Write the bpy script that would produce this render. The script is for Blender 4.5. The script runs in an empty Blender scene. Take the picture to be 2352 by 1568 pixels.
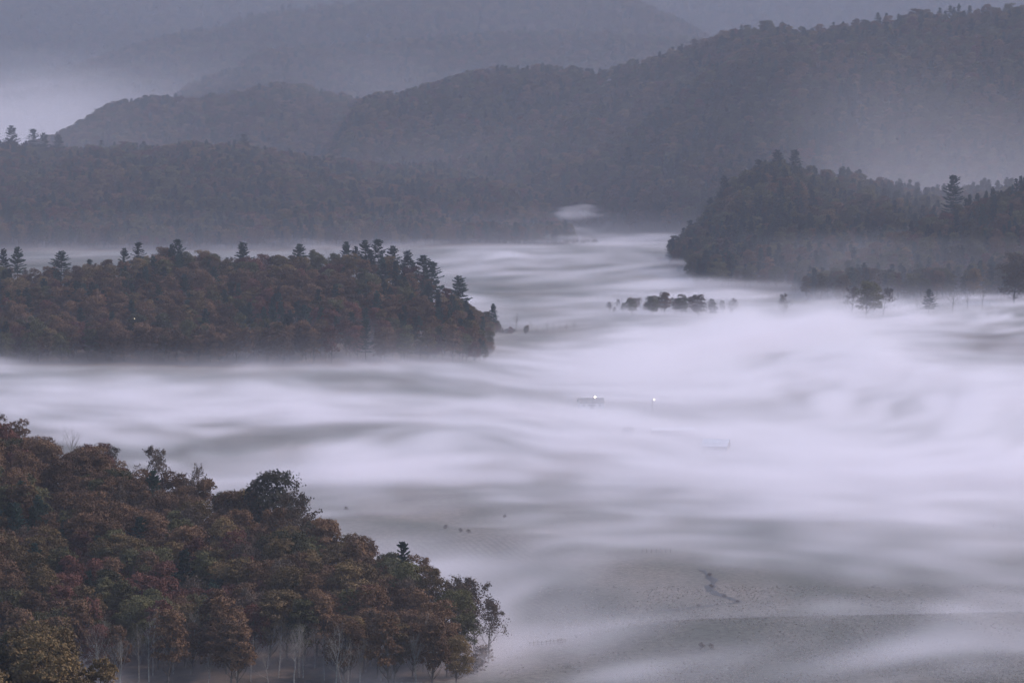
import bpy, math, time
import numpy as np
from mathutils import Vector
T0 = time.time()
rng = np.random.default_rng(7)
sc = bpy.context.scene
col = sc.collection
R = math.radians

# ------------------------------------------------------------------ camera
CAMZ = 126.0
F = 8000.0                 # focal length in units of a 2352 px wide picture
CX, CY, YH = 1176.0, 784.0, 350.0
cam_d = bpy.data.cameras.new('camera')
cam = bpy.data.objects.new('camera', cam_d); col.objects.link(cam)
cam.location = (0, 0, CAMZ)
PITCH = math.atan((CY - YH) / F)
cam.rotation_euler = (math.pi / 2 - PITCH, 0, 0)
cam_d.sensor_width = 36.0
cam_d.lens = 36.0 * F / 2352.0
cam_d.clip_start = 1.0
cam_d.clip_end = 60000.0
sc.camera = cam

# ------------------------------------------------------------------ sky, sun, exposure
SUN_EL, SUN_AZ = R(40), R(78)          # azimuth clockwise from +Y (to the right of the view)
world = bpy.data.worlds.new('World'); sc.world = world; world.use_nodes = True
wn = world.node_tree
bg = wn.nodes['Background']
sky = wn.nodes.new('ShaderNodeTexSky'); sky.sky_type = 'NISHITA'; sky.sun_disc = False
sky.sun_elevation = SUN_EL; sky.sun_rotation = SUN_AZ
sky.air_density = 1.0; sky.dust_density = 1.0; sky.ozone_density = 1.0; sky.altitude = 400
wn.links.new(sky.outputs[0], bg.inputs[0]); bg.inputs[1].default_value = 0.105
sun_d = bpy.data.lights.new('sun', 'SUN'); sun_d.energy = 2.0; sun_d.angle = R(7)
sun_d.color = (1.0, 0.86, 0.83)
sun = bpy.data.objects.new('sun', sun_d); col.objects.link(sun)
sdir = Vector((math.sin(SUN_AZ) * math.cos(SUN_EL), math.cos(SUN_AZ) * math.cos(SUN_EL), math.sin(SUN_EL)))
sun.rotation_euler = (-sdir).to_track_quat('-Z', 'Y').to_euler()
sun.location = sdir * 3000
vs = sc.view_settings
vs.view_transform = 'Standard'; vs.look = 'None'; vs.gamma = 1.0; vs.use_curve_mapping = False
vs.exposure = 1.3
cy = sc.cycles
cy.use_denoising = True
cy.max_bounces = 8; cy.diffuse_bounces = 2; cy.glossy_bounces = 1; cy.transmission_bounces = 2
cy.volume_bounces = 2; cy.transparent_max_bounces = 8
cy.volume_step_rate = 1.0; cy.volume_max_steps = 512
cy.use_adaptive_sampling = True; cy.adaptive_threshold = 0.025
cy.caustics_reflective = False; cy.caustics_refractive = False

# ------------------------------------------------------------------ helpers
CP, SP = math.cos(PITCH), math.sin(PITCH)
def at(px, py, D):
    """world point that shows at picture point (px,py) of the 2352x1568 frame at ground distance D"""
    u = (px - CX) / F; v = (CY - py) / F
    dx, dy, dz = u, CP + v * SP, -SP + v * CP
    k = D / dy
    return np.array((dx * k, D, CAMZ + dz * k))
def to_px(X, Y, Z):
    dz = Z - CAMZ
    zc = Y * CP - dz * SP; yc = Y * SP + dz * CP
    return CX + F * X / zc, CY - F * yc / zc
def ground_D(py, z=0.0):
    v = (CY - py) / F
    return (CAMZ - z) * (CP + v * SP) / (SP - v * CP)
def hash2(ix, iy, seed):
    h = (ix.astype(np.int64) * 374761393 + iy.astype(np.int64) * 668265263 + seed * 1442695041) & 0xffffffff
    h = ((h ^ (h >> 13)) * 1274126177) & 0xffffffff
    h = (h ^ (h >> 16)) & 0xffffffff
    return h / 4294967295.0
def vnoise(x, y, seed=0):
    x = np.asarray(x, float); y = np.asarray(y, float)
    ix = np.floor(x); iy = np.floor(y); fx = x - ix; fy = y - iy
    fx = fx * fx * (3 - 2 * fx); fy = fy * fy * (3 - 2 * fy)
    a = hash2(ix, iy, seed); b = hash2(ix + 1, iy, seed); c = hash2(ix, iy + 1, seed); d = hash2(ix + 1, iy + 1, seed)
    return (a + (b - a) * fx) * (1 - fy) + (c + (d - c) * fx) * fy
def fbm(x, y, seed=0, o=4):
    s = 0; a = 0.5; t = 0
    for k in range(o):
        s = s + a * vnoise(x * 2 ** k + 17.3 * k, y * 2 ** k - 9.1 * k, seed + k); t += a; a *= 0.5
    return s / t
def sstep(a, b, x):
    t = np.clip((x - a) / (b - a), 0, 1); return t * t * (3 - 2 * t)
def tag(o, label=None, cat=None, group=None, kind=None):
    if label: o['label'] = label
    if cat: o['category'] = cat
    if group: o['group'] = group
    if kind: o['kind'] = kind
    return o
def np_mesh(name, V, Fq, attrs=None, smooth=False):
    """mesh from numpy verts and faces (n,3) or (n,4)"""
    me = bpy.data.meshes.new(name)
    V = np.asarray(V, np.float32); Fq = np.asarray(Fq, np.int32); k = Fq.shape[1]; n = len(Fq)
    me.vertices.add(len(V)); me.vertices.foreach_set('co', V.ravel())
    me.loops.add(n * k); me.loops.foreach_set('vertex_index', Fq.ravel())
    me.polygons.add(n); me.polygons.foreach_set('loop_start', np.arange(0, n * k, k, dtype=np.int32))
    if smooth: me.polygons.foreach_set('use_smooth', np.ones(n, bool))
    for an, av in (attrs or {}).items():
        a = me.attributes.new(an, 'FLOAT', 'POINT'); a.data.foreach_set('value', np.asarray(av, np.float32))
    me.update(calc_edges=True)
    return me

# ------------------------------------------------------------------ materials
def new_mat(name):
    m = bpy.data.materials.new(name); m.use_nodes = True
    nt = m.node_tree; b = nt.nodes['Principled BSDF']
    b.inputs['Specular IOR Level'].default_value = 0.15; b.inputs['Roughness'].default_value = 0.85
    return m, nt, b
def leaf_mat(name, cols, dark=0.75):
    """foliage: colour from the family ramp by tree, varied leaf by leaf"""
    m, nt, b = new_mat(name); N = nt.nodes; L = nt.links
    oi = N.new('ShaderNodeObjectInfo'); at_ = N.new('ShaderNodeAttribute'); at_.attribute_name = 'tint'
    mx = N.new('ShaderNodeMath'); mx.operation = 'MULTIPLY_ADD'; mx.inputs[1].default_value = 0.42
    m2 = N.new('ShaderNodeMath'); m2.operation = 'MULTIPLY'; m2.inputs[1].default_value = 0.62
    L.new(oi.outputs['Random'], m2.inputs[0]); L.new(at_.outputs['Fac'], mx.inputs[0]); L.new(m2.outputs[0], mx.inputs[2])
    rp = N.new('ShaderNodeValToRGB'); e = rp.color_ramp.elements
    while len(e) < len(cols): e.new(0.5)
    for i, c in enumerate(cols): e[i].position = i / (len(cols) - 1); e[i].color = (*c, 1)
    L.new(mx.outputs[0], rp.inputs[0])
    f1 = N.new('ShaderNodeMath'); f1.operation = 'MULTIPLY'; f1.inputs[1].default_value = 37.7; L.new(oi.outputs['Random'], f1.inputs[0])
    f2 = N.new('ShaderNodeMath'); f2.operation = 'FRACT'; L.new(f1.outputs[0], f2.inputs[0])
    f3 = N.new('ShaderNodeMapRange'); f3.inputs[3].default_value = .62; f3.inputs[4].default_value = 1.45; L.new(f2.outputs[0], f3.inputs[0])
    sv = N.new('ShaderNodeVectorMath'); sv.operation = 'SCALE'; L.new(rp.outputs[0], sv.inputs[0]); L.new(f3.outputs[0], sv.inputs['Scale'])
    class _o: outputs = [sv.outputs[0]]
    rp = _o
    L.new(rp.outputs[0], b.inputs['Base Color'])
    tr = N.new('ShaderNodeBsdfTranslucent'); L.new(rp.outputs[0], tr.inputs[0])
    ms = N.new('ShaderNodeMixShader'); ms.inputs[0].default_value = 0.12
    L.new(b.outputs[0], ms.inputs[1]); L.new(tr.outputs[0], ms.inputs[2]); L.new(ms.outputs[0], N['Material Output'].inputs[0])
    return m
LEAF = {
 'oak':     leaf_mat('leaf_rust',   [(.060, .035, .022), (.096, .053, .030), (.134, .076, .042), (.074, .046, .030)]),
 'maple':   leaf_mat('leaf_red',    [(.064, .028, .023), (.095, .039, .030), (.124, .052, .037), (.073, .038, .032)]),
 'hickory': leaf_mat('leaf_ochre',  [(.074, .050, .024), (.106, .071, .032), (.136, .090, .042), (.080, .054, .029)]),
 'poplar':  leaf_mat('leaf_olive',  [(.044, .044, .023), (.066, .061, .028), (.092, .081, .036), (.055, .050, .028)]),
 'pine':    leaf_mat('pine_needle', [(.015, .029, .023), (.023, .041, .031), (.031, .051, .037), (.019, .034, .028)]),
 'dark':    leaf_mat('leaf_dark',   [(.022, .023, .017), (.030, .030, .021), (.040, .036, .025), (.026, .026, .020)]),
 'beech':   leaf_mat('leaf_faded',  [(.060, .043, .033), (.086, .062, .046), (.110, .080, .060), (.070, .053, .043)]),
}
def bark_mat(name, c1, c2):
    m, nt, b = new_mat(name); N = nt.nodes; L = nt.links
    tc = N.new('ShaderNodeTexCoord'); nz = N.new('ShaderNodeTexNoise'); nz.inputs['Scale'].default_value = 1.3
    nz.inputs['Detail'].default_value = 5
    L.new(tc.outputs['Object'], nz.inputs['Vector'])
    rp = N.new('ShaderNodeValToRGB'); rp.color_ramp.elements[0].color = (*c1, 1); rp.color_ramp.elements[1].color = (*c2, 1)
    rp.color_ramp.elements[0].position = .35; rp.color_ramp.elements[1].position = .65
    L.new(nz.outputs[0], rp.inputs[0]); L.new(rp.outputs[0], b.inputs['Base Color'])
    return m
BARK = bark_mat('bark', (.045, .036, .030), (.10, .085, .072))
PALE = bark_mat('pale_bark', (.13, .115, .10), (.27, .245, .22))

# ------------------------------------------------------------------ terrain
def far_floor(Y):
    """the land climbs beyond the left ridge, then more slowly among the far ridges"""
    Y = np.asarray(Y, float)
    return 125 * sstep(5700, 8000, Y) + np.clip(Y - 8000, 0, 9000) * .012
class Hill:
    """a wooded ridge: crest line in plan, its height, and how far its slopes run out"""
    def __init__(s, name, pts, D, th, front, back, amp, scale, pw=1.0, seed=1, edge=0):
        s.name, s.th, s.front, s.back, s.amp, s.scale, s.pw, s.seed = name, th, front, back, amp, scale, pw, seed
        px = np.array([p[0] for p in pts], float); py = np.array([p[1] for p in pts], float)
        dk = np.array(D, float); d = np.interp(px, dk[:, 0], dk[:, 1])
        w = np.array([at(a, b, c) for a, b, c in zip(px, py, d)])
        o = np.argsort(w[:, 0]); s.cx = w[o, 0]; s.cy = w[o, 1]; s.cz = np.maximum(w[o, 2] - th - far_floor(s.cy), 0); s.ctop = w[o, 2]
    def eval(s, X, Y):
        D = np.interp(X, s.cx, s.cy); Z = np.interp(X, s.cx, s.cz)
        f = np.interp(X, s.cx, s.front) if np.ndim(s.front) else s.front
        t = np.where(Y < D, (D - Y) / f, (Y - D) / s.back)
        t = np.clip(t, 0, 1)
        prof = np.where(Y < D, (1 - t) ** s.pw, 1 - t)
        prof = prof * 0.6 + 0.4 * prof * prof * (3 - 2 * prof)
        n = fbm(X / s.scale, Y / s.scale, s.seed, 3) - 0.5
        z = Z * prof + s.amp * n * 4 * t * (1 - t) * np.clip(Z / 20, 0, 1) * (Y < D)
        # ends of the ridge
        e = np.clip((X - s.cx[0] + 60) / 60, 0, 1) * np.clip((s.cx[-1] + 60 - X) / 60, 0, 1)
        return z * e, t, Y < D
HILLS = [
 Hill('near knoll', [(-700, 1330), (-300, 1360), (0, 1430), (100, 1440), (170, 1465), (220, 1500), (262, 1570), (330, 1700)], [(0, 620), (400, 600)], 19, 170, 60, 0, 60, seed=3),
 Hill('near hill', [(-1500, 640), (-700, 760), (-300, 850), (0, 955), (100, 985), (200, 1012), (300, 1048), (400, 1085), (500, 1112), (600, 1140), (720, 1172), (800, 1205), (900, 1250), (1000, 1300), (1080, 1340), (1135, 1375)],
      [(-1500, 1350), (-700, 1250), (0, 1100), (400, 1030), (720, 950), (900, 910), (1000, 885), (1140, 852)], 17.6,
      1, 90, 6, 70, pw=1.15, seed=11),
 Hill('middle hill', [(-900, 620), (-500, 605), (-200, 610), (0, 605), (100, 618), (200, 612), (310, 575), (400, 570), (500, 578), (600, 585), (700, 580), (780, 575), (850, 568), (900, 580), (950, 600), (1000, 640), (1050, 680), (1100, 715), (1140, 742), (1165, 772)],
      [(-900, 2450), (0, 2380), (800, 2360), (1165, 2420)], 21, 330, 200, 14, 110, pw=.9, seed=21),
 Hill('left ridge', [(-900, 250), (-400, 290), (0, 325), (80, 335), (150, 345), (230, 332), (300, 330), (380, 342), (440, 330), (500, 335), (560, 332), (620, 345), (700, 360), (800, 365), (860, 378), (920, 376), (960, 374), (1000, 372), (1050, 388), (1100, 388), (1160, 408), (1220, 432), (1260, 455), (1290, 500), (1320, 535)],
      [(-900, 5500), (800, 5500), (1320, 5800)], 22, 1050, 500, 70, 240, pw=.95, seed=31),
 Hill('right spur', [(1850, 610), (1956, 575), (2026, 550), (2100, 520), (2176, 490), (2266, 440), (2352, 405), (2500, 370), (2900, 310)], [(1900, 3300), (2900, 3250)], 22, 330, 260, 20, 160, pw=1.1, seed=41),
 Hill('right foothill', [(1530, 575), (1560, 545), (1590, 520), (1630, 482), (1660, 440), (1700, 405), (1740, 385), (1790, 370), (1850, 385), (1950, 395), (2050, 420), (2150, 440), (2300, 420), (2500, 400), (2900, 380)],
      [(1500, 3800), (2900, 3750)], 23, 640, 400, 30, 200, pw=1.1, seed=51),
 Hill('right mountain', [(780, 330), (830, 240), (870, 220), (920, 220), (980, 205), (1040, 185), (1100, 170), (1180, 162), (1250, 155), (1350, 160), (1430, 152), (1480, 138), (1530, 125), (1600, 98), (1640, 86), (1700, 66), (1760, 58), (1800, 62), (1840, 70), (1900, 62), (1960, 54), (2020, 44), (2100, 32), (2180, 25), (2230, 20), (2300, 22), (2352, 20), (2600, 0), (3000, -60)],
      [(780, 6700), (1100, 6500), (1500, 6000), (1900, 5600), (2400, 5300), (3000, 5200)], 22, 1150, 700, 190, 380, pw=.8, seed=61),
 Hill('low spur', [(90, 330), (140, 312), (180, 292), (250, 245), (340, 224), (420, 228), (480, 226), (560, 212), (635, 195), (690, 196), (740, 215), (790, 220), (850, 240), (1000, 270)], [(0, 7600), (1000, 7400)], 22, 700, 500, 50, 300, pw=.8, seed=71),
 Hill('third ridge', [(400, 260), (430, 205), (480, 180), (540, 162), (600, 122), (700, 112), (800, 106), (900, 102), (1000, 90), (1100, 80), (1250, 75), (1400, 80), (1800, 110)], [(300, 9600), (1800, 9200)], 22, 900, 600, 90, 420, pw=.8, seed=81),
 Hill('fourth ridge', [(-600, 150), (0, 190), (200, 150), (280, 125), (380, 88), (500, 68), (600, 32), (800, 12), (1000, -10), (1300, -12), (1456, 8), (1526, 42), (1566, 62), (1610, 95), (1800, 180)], [(-600, 11200), (1800, 10800)], 22, 1400, 800, 170, 560, pw=.85, seed=91),
 Hill('far mountain', [(-900, -90), (0, -60), (700, -120), (1300, -60), (1800, -30), (2400, -60), (3200, -160)], [(-900, 14500), (3200, 14500)], 22, 2400, 3000, 260, 900, pw=.95, seed=101),
]
HB = {h.name: h for h in HILLS}
nh = HB['near hill']
nh.front = np.maximum(nh.cy - 806, 14)          # its foot runs straight across, just inside the bottom of the picture
def swell(X, Y):
    z = 2.2 * (fbm(X / 160, Y / 200, 5, 3) - 0.5)
    # grassy rise at the bottom right and the swell behind the near hill
    z = z + 4.2 * np.exp(-((Y - (892 + 0.16 * X)) / 26) ** 2) * sstep(-5, 55, X)
    z = z + 4.0 * np.exp(-((Y - (1125 - 0.55 * (X + 30))) / 42) ** 2) * sstep(60, 0, X) * sstep(-130, -60, X)
    return z * sstep(500, 700, Y)
def height(X, Y, want=False):
    X = np.asarray(X, float); Y = np.asarray(Y, float)
    base = swell(X, Y) * sstep(3200, 2200, Y)
    # the floor climbs slowly among the far ridges
    base = base + far_floor(Y)
    z = base.copy(); who = np.full(X.shape, -1)
    for i, h in enumerate(HILLS):
        zi, t, fr = h.eval(X, Y)
        zi = base + zi
        m = zi > z + 0.25
        z = np.where(zi > z, zi, z); who = np.where(m, i, who)
    return (z, who) if want else z
def build_ground():
    Ys = np.concatenate([np.linspace(-300, 500, 30)[:-1], np.linspace(500, 760, 30)[:-1], np.linspace(760, 1300, 270)[:-1], np.linspace(1300, 3000, 240)[:-1],
                         np.geomspace(3000, 17500, 340)])
    NX = 420
    S = np.linspace(-1, 1, NX); S = S * (0.75 + 0.25 * S * S)
    W = np.maximum(0.155 * np.abs(Ys) * 1.9, 260) + 60
    Xg = S[None, :] * W[:, None]; Yg = np.repeat(Ys[:, None], NX, 1)
    Z, who = height(Xg, Yg, True)
    Z = np.where(Yg < 560, np.minimum(Z, 30), Z)
    V = np.stack([Xg, Yg, Z], -1).reshape(-1, 3)
    i = np.arange(len(Ys) - 1)[:, None] * NX + np.arange(NX - 1)[None, :]
    Fq = np.stack([i, i + 1, i + NX + 1, i + NX], -1).reshape(-1, 4)
    wood = (who >= 0).astype(float)
    rough = sstep(.42, .55, fbm(Xg / 40, Yg / 60, 71, 3)) * sstep(225, 270, Xg) * sstep(2020, 2100, Yg) * sstep(2460, 2380, Yg)      # scrubby bottom at the far right
    wood = np.maximum(wood, rough)
    # the strip of forest along the foot of the near hill
    return np_mesh('ground', V, Fq, {'wood': wood.ravel()}, smooth=True)
gm, nt, b = new_mat('ground'); N = nt.nodes; L = nt.links
tc = N.new('ShaderNodeTexCoord')
def noise(scale, detail=5, vec=None, rough=.55):
    n = N.new('ShaderNodeTexNoise'); n.inputs['Scale'].default_value = scale; n.inputs['Detail'].default_value = detail
    n.inputs['Roughness'].default_value = rough
    L.new(vec or tc.outputs['Object'], n.inputs['Vector']); return n.outputs[0]
def ramp(fac, stops):
    rp = N.new('ShaderNodeValToRGB'); e = rp.color_ramp.elements
    while len(e) < len(stops): e.new(.5)
    for k, (p, c) in enumerate(stops): e[k].position = p; e[k].color = (*c, 1)
    L.new(fac, rp.inputs[0]); return rp.outputs[0]
def mixc(f, a, c, mode='MIX'):
    m = N.new('ShaderNodeMix'); m.data_type = 'RGBA'; m.blend_type = mode
    if isinstance(f, float): m.inputs[0].default_value = f
    else: L.new(f, m.inputs[0])
    L.new(a, m.inputs[6]); L.new(c, m.inputs[7]); return m.outputs[2]
mp = N.new('ShaderNodeMapping'); mp.inputs['Scale'].default_value = (1, .35, 1); L.new(tc.outputs['Object'], mp.inputs[0])
grass = ramp(noise(.016, 8, mp.outputs[0], .62), [(.34, (.046, .052, .042)), (.50, (.080, .078, .065)), (.66, (.140, .122, .106))])
fine = ramp(noise(.55, 6, None, .75), [(.36, (.50, .50, .50)), (.52, (1, 1, 1)), (.70, (1.55, 1.5, 1.45))])
grass = mixc(1.0, grass, fine, 'MULTIPLY')
# mown rows sweeping round behind the near hill
wv = N.new('ShaderNodeTexWave'); wv.wave_type = 'BANDS'; wv.bands_direction = 'X'; wv.inputs['Scale'].default_value = .15
wv.inputs['Distortion'].default_value = 9.0; wv.inputs['Detail'].default_value = 2; wv.inputs['Detail Scale'].default_value = .10
wm = N.new('ShaderNodeMapping'); wm.inputs['Rotation'].default_value = (0, 0, R(-14.7)); L.new(tc.outputs['Object'], wm.inputs[0]); L.new(wm.outputs[0], wv.inputs[0])
rows = ramp(wv.outputs[1], [(.25, (.74, .74, .74)), (.75, (1.12, 1.12, 1.12))])
grow = mixc(1.0, grass, rows, 'MULTIPLY')
sp_ = N.new('ShaderNodeSeparateXYZ'); L.new(tc.outputs['Object'], sp_.inputs[0])
mr = N.new('ShaderNodeMapRange'); mr.inputs[1].default_value = 30; mr.inputs[2].default_value = -5; L.new(sp_.outputs[0], mr.inputs[0])
my = N.new('ShaderNodeMapRange'); my.inputs[1].default_value = 925; my.inputs[2].default_value = 945; L.new(sp_.outputs[1], my.inputs[0])
mz = N.new('ShaderNodeMapRange'); mz.inputs[1].default_value = 1120; mz.inputs[2].default_value = 1085; L.new(sp_.outputs[1], mz.inputs[0])
mq = N.new('ShaderNodeMath'); mq.operation = 'MULTIPLY'; L.new(my.outputs[0], mq.inputs[0]); L.new(mz.outputs[0], mq.inputs[1])
mm = N.new('ShaderNodeMath'); mm.operation = 'MULTIPLY'; L.new(mr.outputs[0], mm.inputs[0]); L.new(mq.outputs[0], mm.inputs[1])
grass = mixc(mm.outputs[0], grass, grow)
litter = ramp(noise(.4, 6), [(.35, (.030, .022, .016)), (.6, (.070, .046, .030)), (.75, (.045, .036, .022))])
aw = N.new('ShaderNodeAttribute'); aw.attribute_name = 'wood'
L.new(mixc(aw.outputs['Fac'], grass, litter), b.inputs['Base Color'])
bp = N.new('ShaderNodeBump'); bp.inputs['Strength'].default_value = .7; bp.inputs['Distance'].default_value = .5
L.new(noise(.8, 6, None, .7), bp.inputs['Height']); L.new(bp.outputs[0], b.inputs['Normal'])
b.inputs['Roughness'].default_value = .95
gme = build_ground(); gme.materials.append(gm)
go = bpy.data.objects.new('ground', gme); col.objects.link(go); tag(go, kind='structure')
print('ground', time.time() - T0)

# ------------------------------------------------------------------ tree prototypes
class Tubes:
    def __init__(s): s.V = []; s.F = []; s.n = 0
    def tube(s, pts, rad, k=5):
        pts = np.asarray(pts, float); m = len(pts)
        d = np.gradient(pts, axis=0); d /= np.linalg.norm(d, axis=1, keepdims=True) + 1e-9
        ref = np.where(np.abs(d[:, 2:3]) > .9, np.array([[1., 0, 0]]), np.array([[0., 0, 1]]))
        u = np.cross(d, ref); u /= np.linalg.norm(u, axis=1, keepdims=True) + 1e-9; v = np.cross(d, u)
        a = np.arange(k) * 2 * math.pi / k
        ring = pts[:, None, :] + np.asarray(rad)[:, None, None] * (np.cos(a)[None, :, None] * u[:, None, :] + np.sin(a)[None, :, None] * v[:, None, :])
        i = s.n + np.arange(m - 1)[:, None] * k + np.arange(k)[None, :]; j = s.n + np.arange(m - 1)[:, None] * k + (np.arange(k) + 1)[None, :] % k
        s.V.append(ring.reshape(-1, 3)); s.F.append(np.stack([i, j, j + k, i + k], -1).reshape(-1, 4)); s.n += m * k
    def mesh(s, name, m):
        me = np_mesh(name, np.concatenate(s.V), np.concatenate(s.F), smooth=True); me.materials.append(m); return me
def quads(C, Nrm, size, r, aspect=1.0, along=None):
    """n leaf faces: centres C, rough normals Nrm"""
    n = len(C)
    Nrm = Nrm / (np.linalg.norm(Nrm, axis=1, keepdims=True) + 1e-9)
    a = r.normal(size=(n, 3)) if along is None else along
    u = a - (a * Nrm).sum(1, keepdims=True) * Nrm; u /= np.linalg.norm(u, axis=1, keepdims=True) + 1e-9
    v = np.cross(Nrm, u); s = np.asarray(size).reshape(-1, 1)
    k = s * (0.7 + 0.6 * r.random((n, 1)))
    V = np.stack([C - u * s * aspect, C - v * k * .8 + Nrm * s * .15, C + u * s * aspect, C + v * k * .8 + Nrm * s * .15], 1).reshape(-1, 3)
    return V, np.arange(n * 4).reshape(-1, 4)
def broadleaf(seed, h, w, nl, lobes=26, base=.36, leaf=.30, fill=.78):
    """trunk and limbs, and a crown of many leafy sprays gathered in uneven puffs on a dome"""
    r = np.random.default_rng(seed); tb = Tubes()
    top = h * .80; zs = np.linspace(0, top, 8)
    lean = r.normal(size=2) * .03 * h
    wob = np.stack([lean[0] * (zs / top) ** 1.5 + .12 * r.normal(size=8), lean[1] * (zs / top) ** 1.5 + .12 * r.normal(size=8), zs], 1); wob[0, :2] = 0
    r0 = h * .0135
    tb.tube(wob, r0 * np.linspace(1.25, .25, 8) ** 1.0, 6)
    P = []; zc0 = h * base; gold = 2.39996
    for i in range(lobes):
        f = (i + .5) / lobes
        zf = np.clip(1 - f ** 1.05 + .05 * r.normal(), 0, 1); ang = i * gold + .5 * r.normal()
        prof = max(0.02, 1 - (abs(zf - .36) / .70) ** 2.2) ** .5
        rr = w * .5 * prof * (.80 + .25 * r.random()) * (.25 if r.random() < .12 else .82)
        P.append((rr * math.cos(ang), rr * math.sin(ang), zc0 + (h * .93 - zc0) * zf + .015 * h * r.normal()))
    P = np.array(P); P[:, :2] += lean * .8
    rad = w * (.12 + .10 * r.random(lobes))
    Vs, tint = [], []
    for p, q in zip(P, rad):
        k = min(7, max(1, int((p[2] - .22 * h) / top * 7 * .8)))
        s0 = wob[k]; mid = s0 * .45 + p * .55 + np.array([0, 0, -.04 * h]) + r.normal(size=3) * .2
        tb.tube([s0, mid, p], [r0 * .38, r0 * .22, r0 * .06], 4)
        for _ in range(3):
            e = p + r.normal(size=3) * q * .6
            tb.tube([mid * .4 + p * .6, e], [r0 * .13, r0 * .03], 3)
        # sprays: small clusters of leaves on the puff's outside
        ns = max(6, int(26 * (q / rad.mean()) ** 2)); n = int(nl * (q / rad.mean()) ** 2 / lobes)
        d = r.normal(size=(ns, 3)); d[:, 2] = np.where(d[:, 2] < -.25, -d[:, 2] * .8, d[:, 2]); d /= np.linalg.norm(d, axis=1, keepdims=True)
        sc_ = p + d * (q * (fill + (1.25 - fill) * r.random(ns)))[:, None] * np.array([1, 1, .85])
        it = r.integers(0, ns, n); sr = q * .17
        C = sc_[it] + r.normal(size=(n, 3)) * sr * np.array([1, 1, .7])
        V, _ = quads(C, d[it] * .8 + np.array([0, 0, .35]) + r.normal(size=(n, 3)) * .7, leaf * (.5 + .7 * r.random(n)), r)
        Vs.append(V); st = .2 * r.normal(size=ns)
        tint.append(np.repeat(np.clip(.5 + .15 * r.normal() + st[it] + .16 * r.normal(size=n), 0, 1), 4))
    V = np.concatenate(Vs)
    cr = np_mesh('crown', V, np.arange(len(V)).reshape(-1, 4), {'tint': np.concatenate(tint)})
    return tb.mesh('trunk', BARK), cr
def pine(seed, h, w, dens=1.0, start=.3, gap=.5):
    """tall trunk with whorls of long upswept plumes, gaps of sky between the layers"""
    r = np.random.default_rng(seed); tb = Tubes(); r0 = h * .011
    zs = np.linspace(0, h, 9); wob = np.stack([.1 * r.normal(size=9), .1 * r.normal(size=9), zs], 1); wob[0, :2] = 0
    tb.tube(wob, r0 * np.linspace(1.2, .06, 9), 6)
    Vs, tint = [], []; z = h * start
    while z < h * .99:
        f = (z / h - start) / (1 - start)
        L0 = w * .5 * (1 - f) ** .75 * (.6 + .4 * min(1, f * 4 + .3)) * (.70 + .5 * r.random()) + .45
        nb = int(r.integers(4, 7)); a0 = r.random() * 6.3
        for k in range(nb):
            if r.random() < .15: continue
            a = a0 + k * 2 * math.pi / nb + .3 * r.normal(); Lb = L0 * (.6 + .6 * r.random())
            up = (-.02 + .55 * f ** 1.5) + .07 * r.normal()
            t = np.linspace(0, 1, 4); dirv = np.array([math.cos(a), math.sin(a)])
            pts = np.stack([dirv[0] * Lb * t, dirv[1] * Lb * t, z + Lb * (up * t + .30 * t * t - .10 * t)], 1)
            tb.tube(pts, r0 * np.array([.30, .2, .12, .04]) * (1 - .6 * f), 3)
            n = int(dens * (14 + 40 * Lb / 4))
            tt = .22 + .80 * r.random(n) ** .8
            C = np.stack([np.interp(np.minimum(tt, 1), t, pts[:, j]) for j in range(3)], 1)
            side = np.array([-dirv[1], dirv[0], 0.]); sw = Lb * .24 * np.sin(np.clip(tt, .12, .95) * math.pi) ** .6 * (r.random(n) * 2 - 1)
            C = C + side * sw[:, None] + np.array([0, 0, 1.]) * (.07 * r.normal(size=n) + .12 * np.abs(sw))[:, None]
            al = np.array([dirv[0], dirv[1], .65]) + side * np.sign(sw)[:, None] * .7 + r.normal(size=(n, 3)) * .3
            V, _ = quads(C, np.array([0, 0, 1.]) + r.normal(size=(n, 3)) * .7, .16 * (.7 + .6 * r.random(n)), r, 2.6, al)
            Vs.append(V); tint.append(np.repeat(np.clip(.5 + .2 * r.normal() + .2 * r.normal(size=n), 0, 1), 4))
        z += h * (1 - start) / 17 * gap * 2 * (.5 + 1.0 * r.random()) * (1 - .5 * f)
    V = np.concatenate(Vs)
    cr = np_mesh('crown', V, np.arange(len(V)).reshape(-1, 4), {'tint': np.concatenate(tint)})
    return tb.mesh('trunk', BARK), cr
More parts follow.
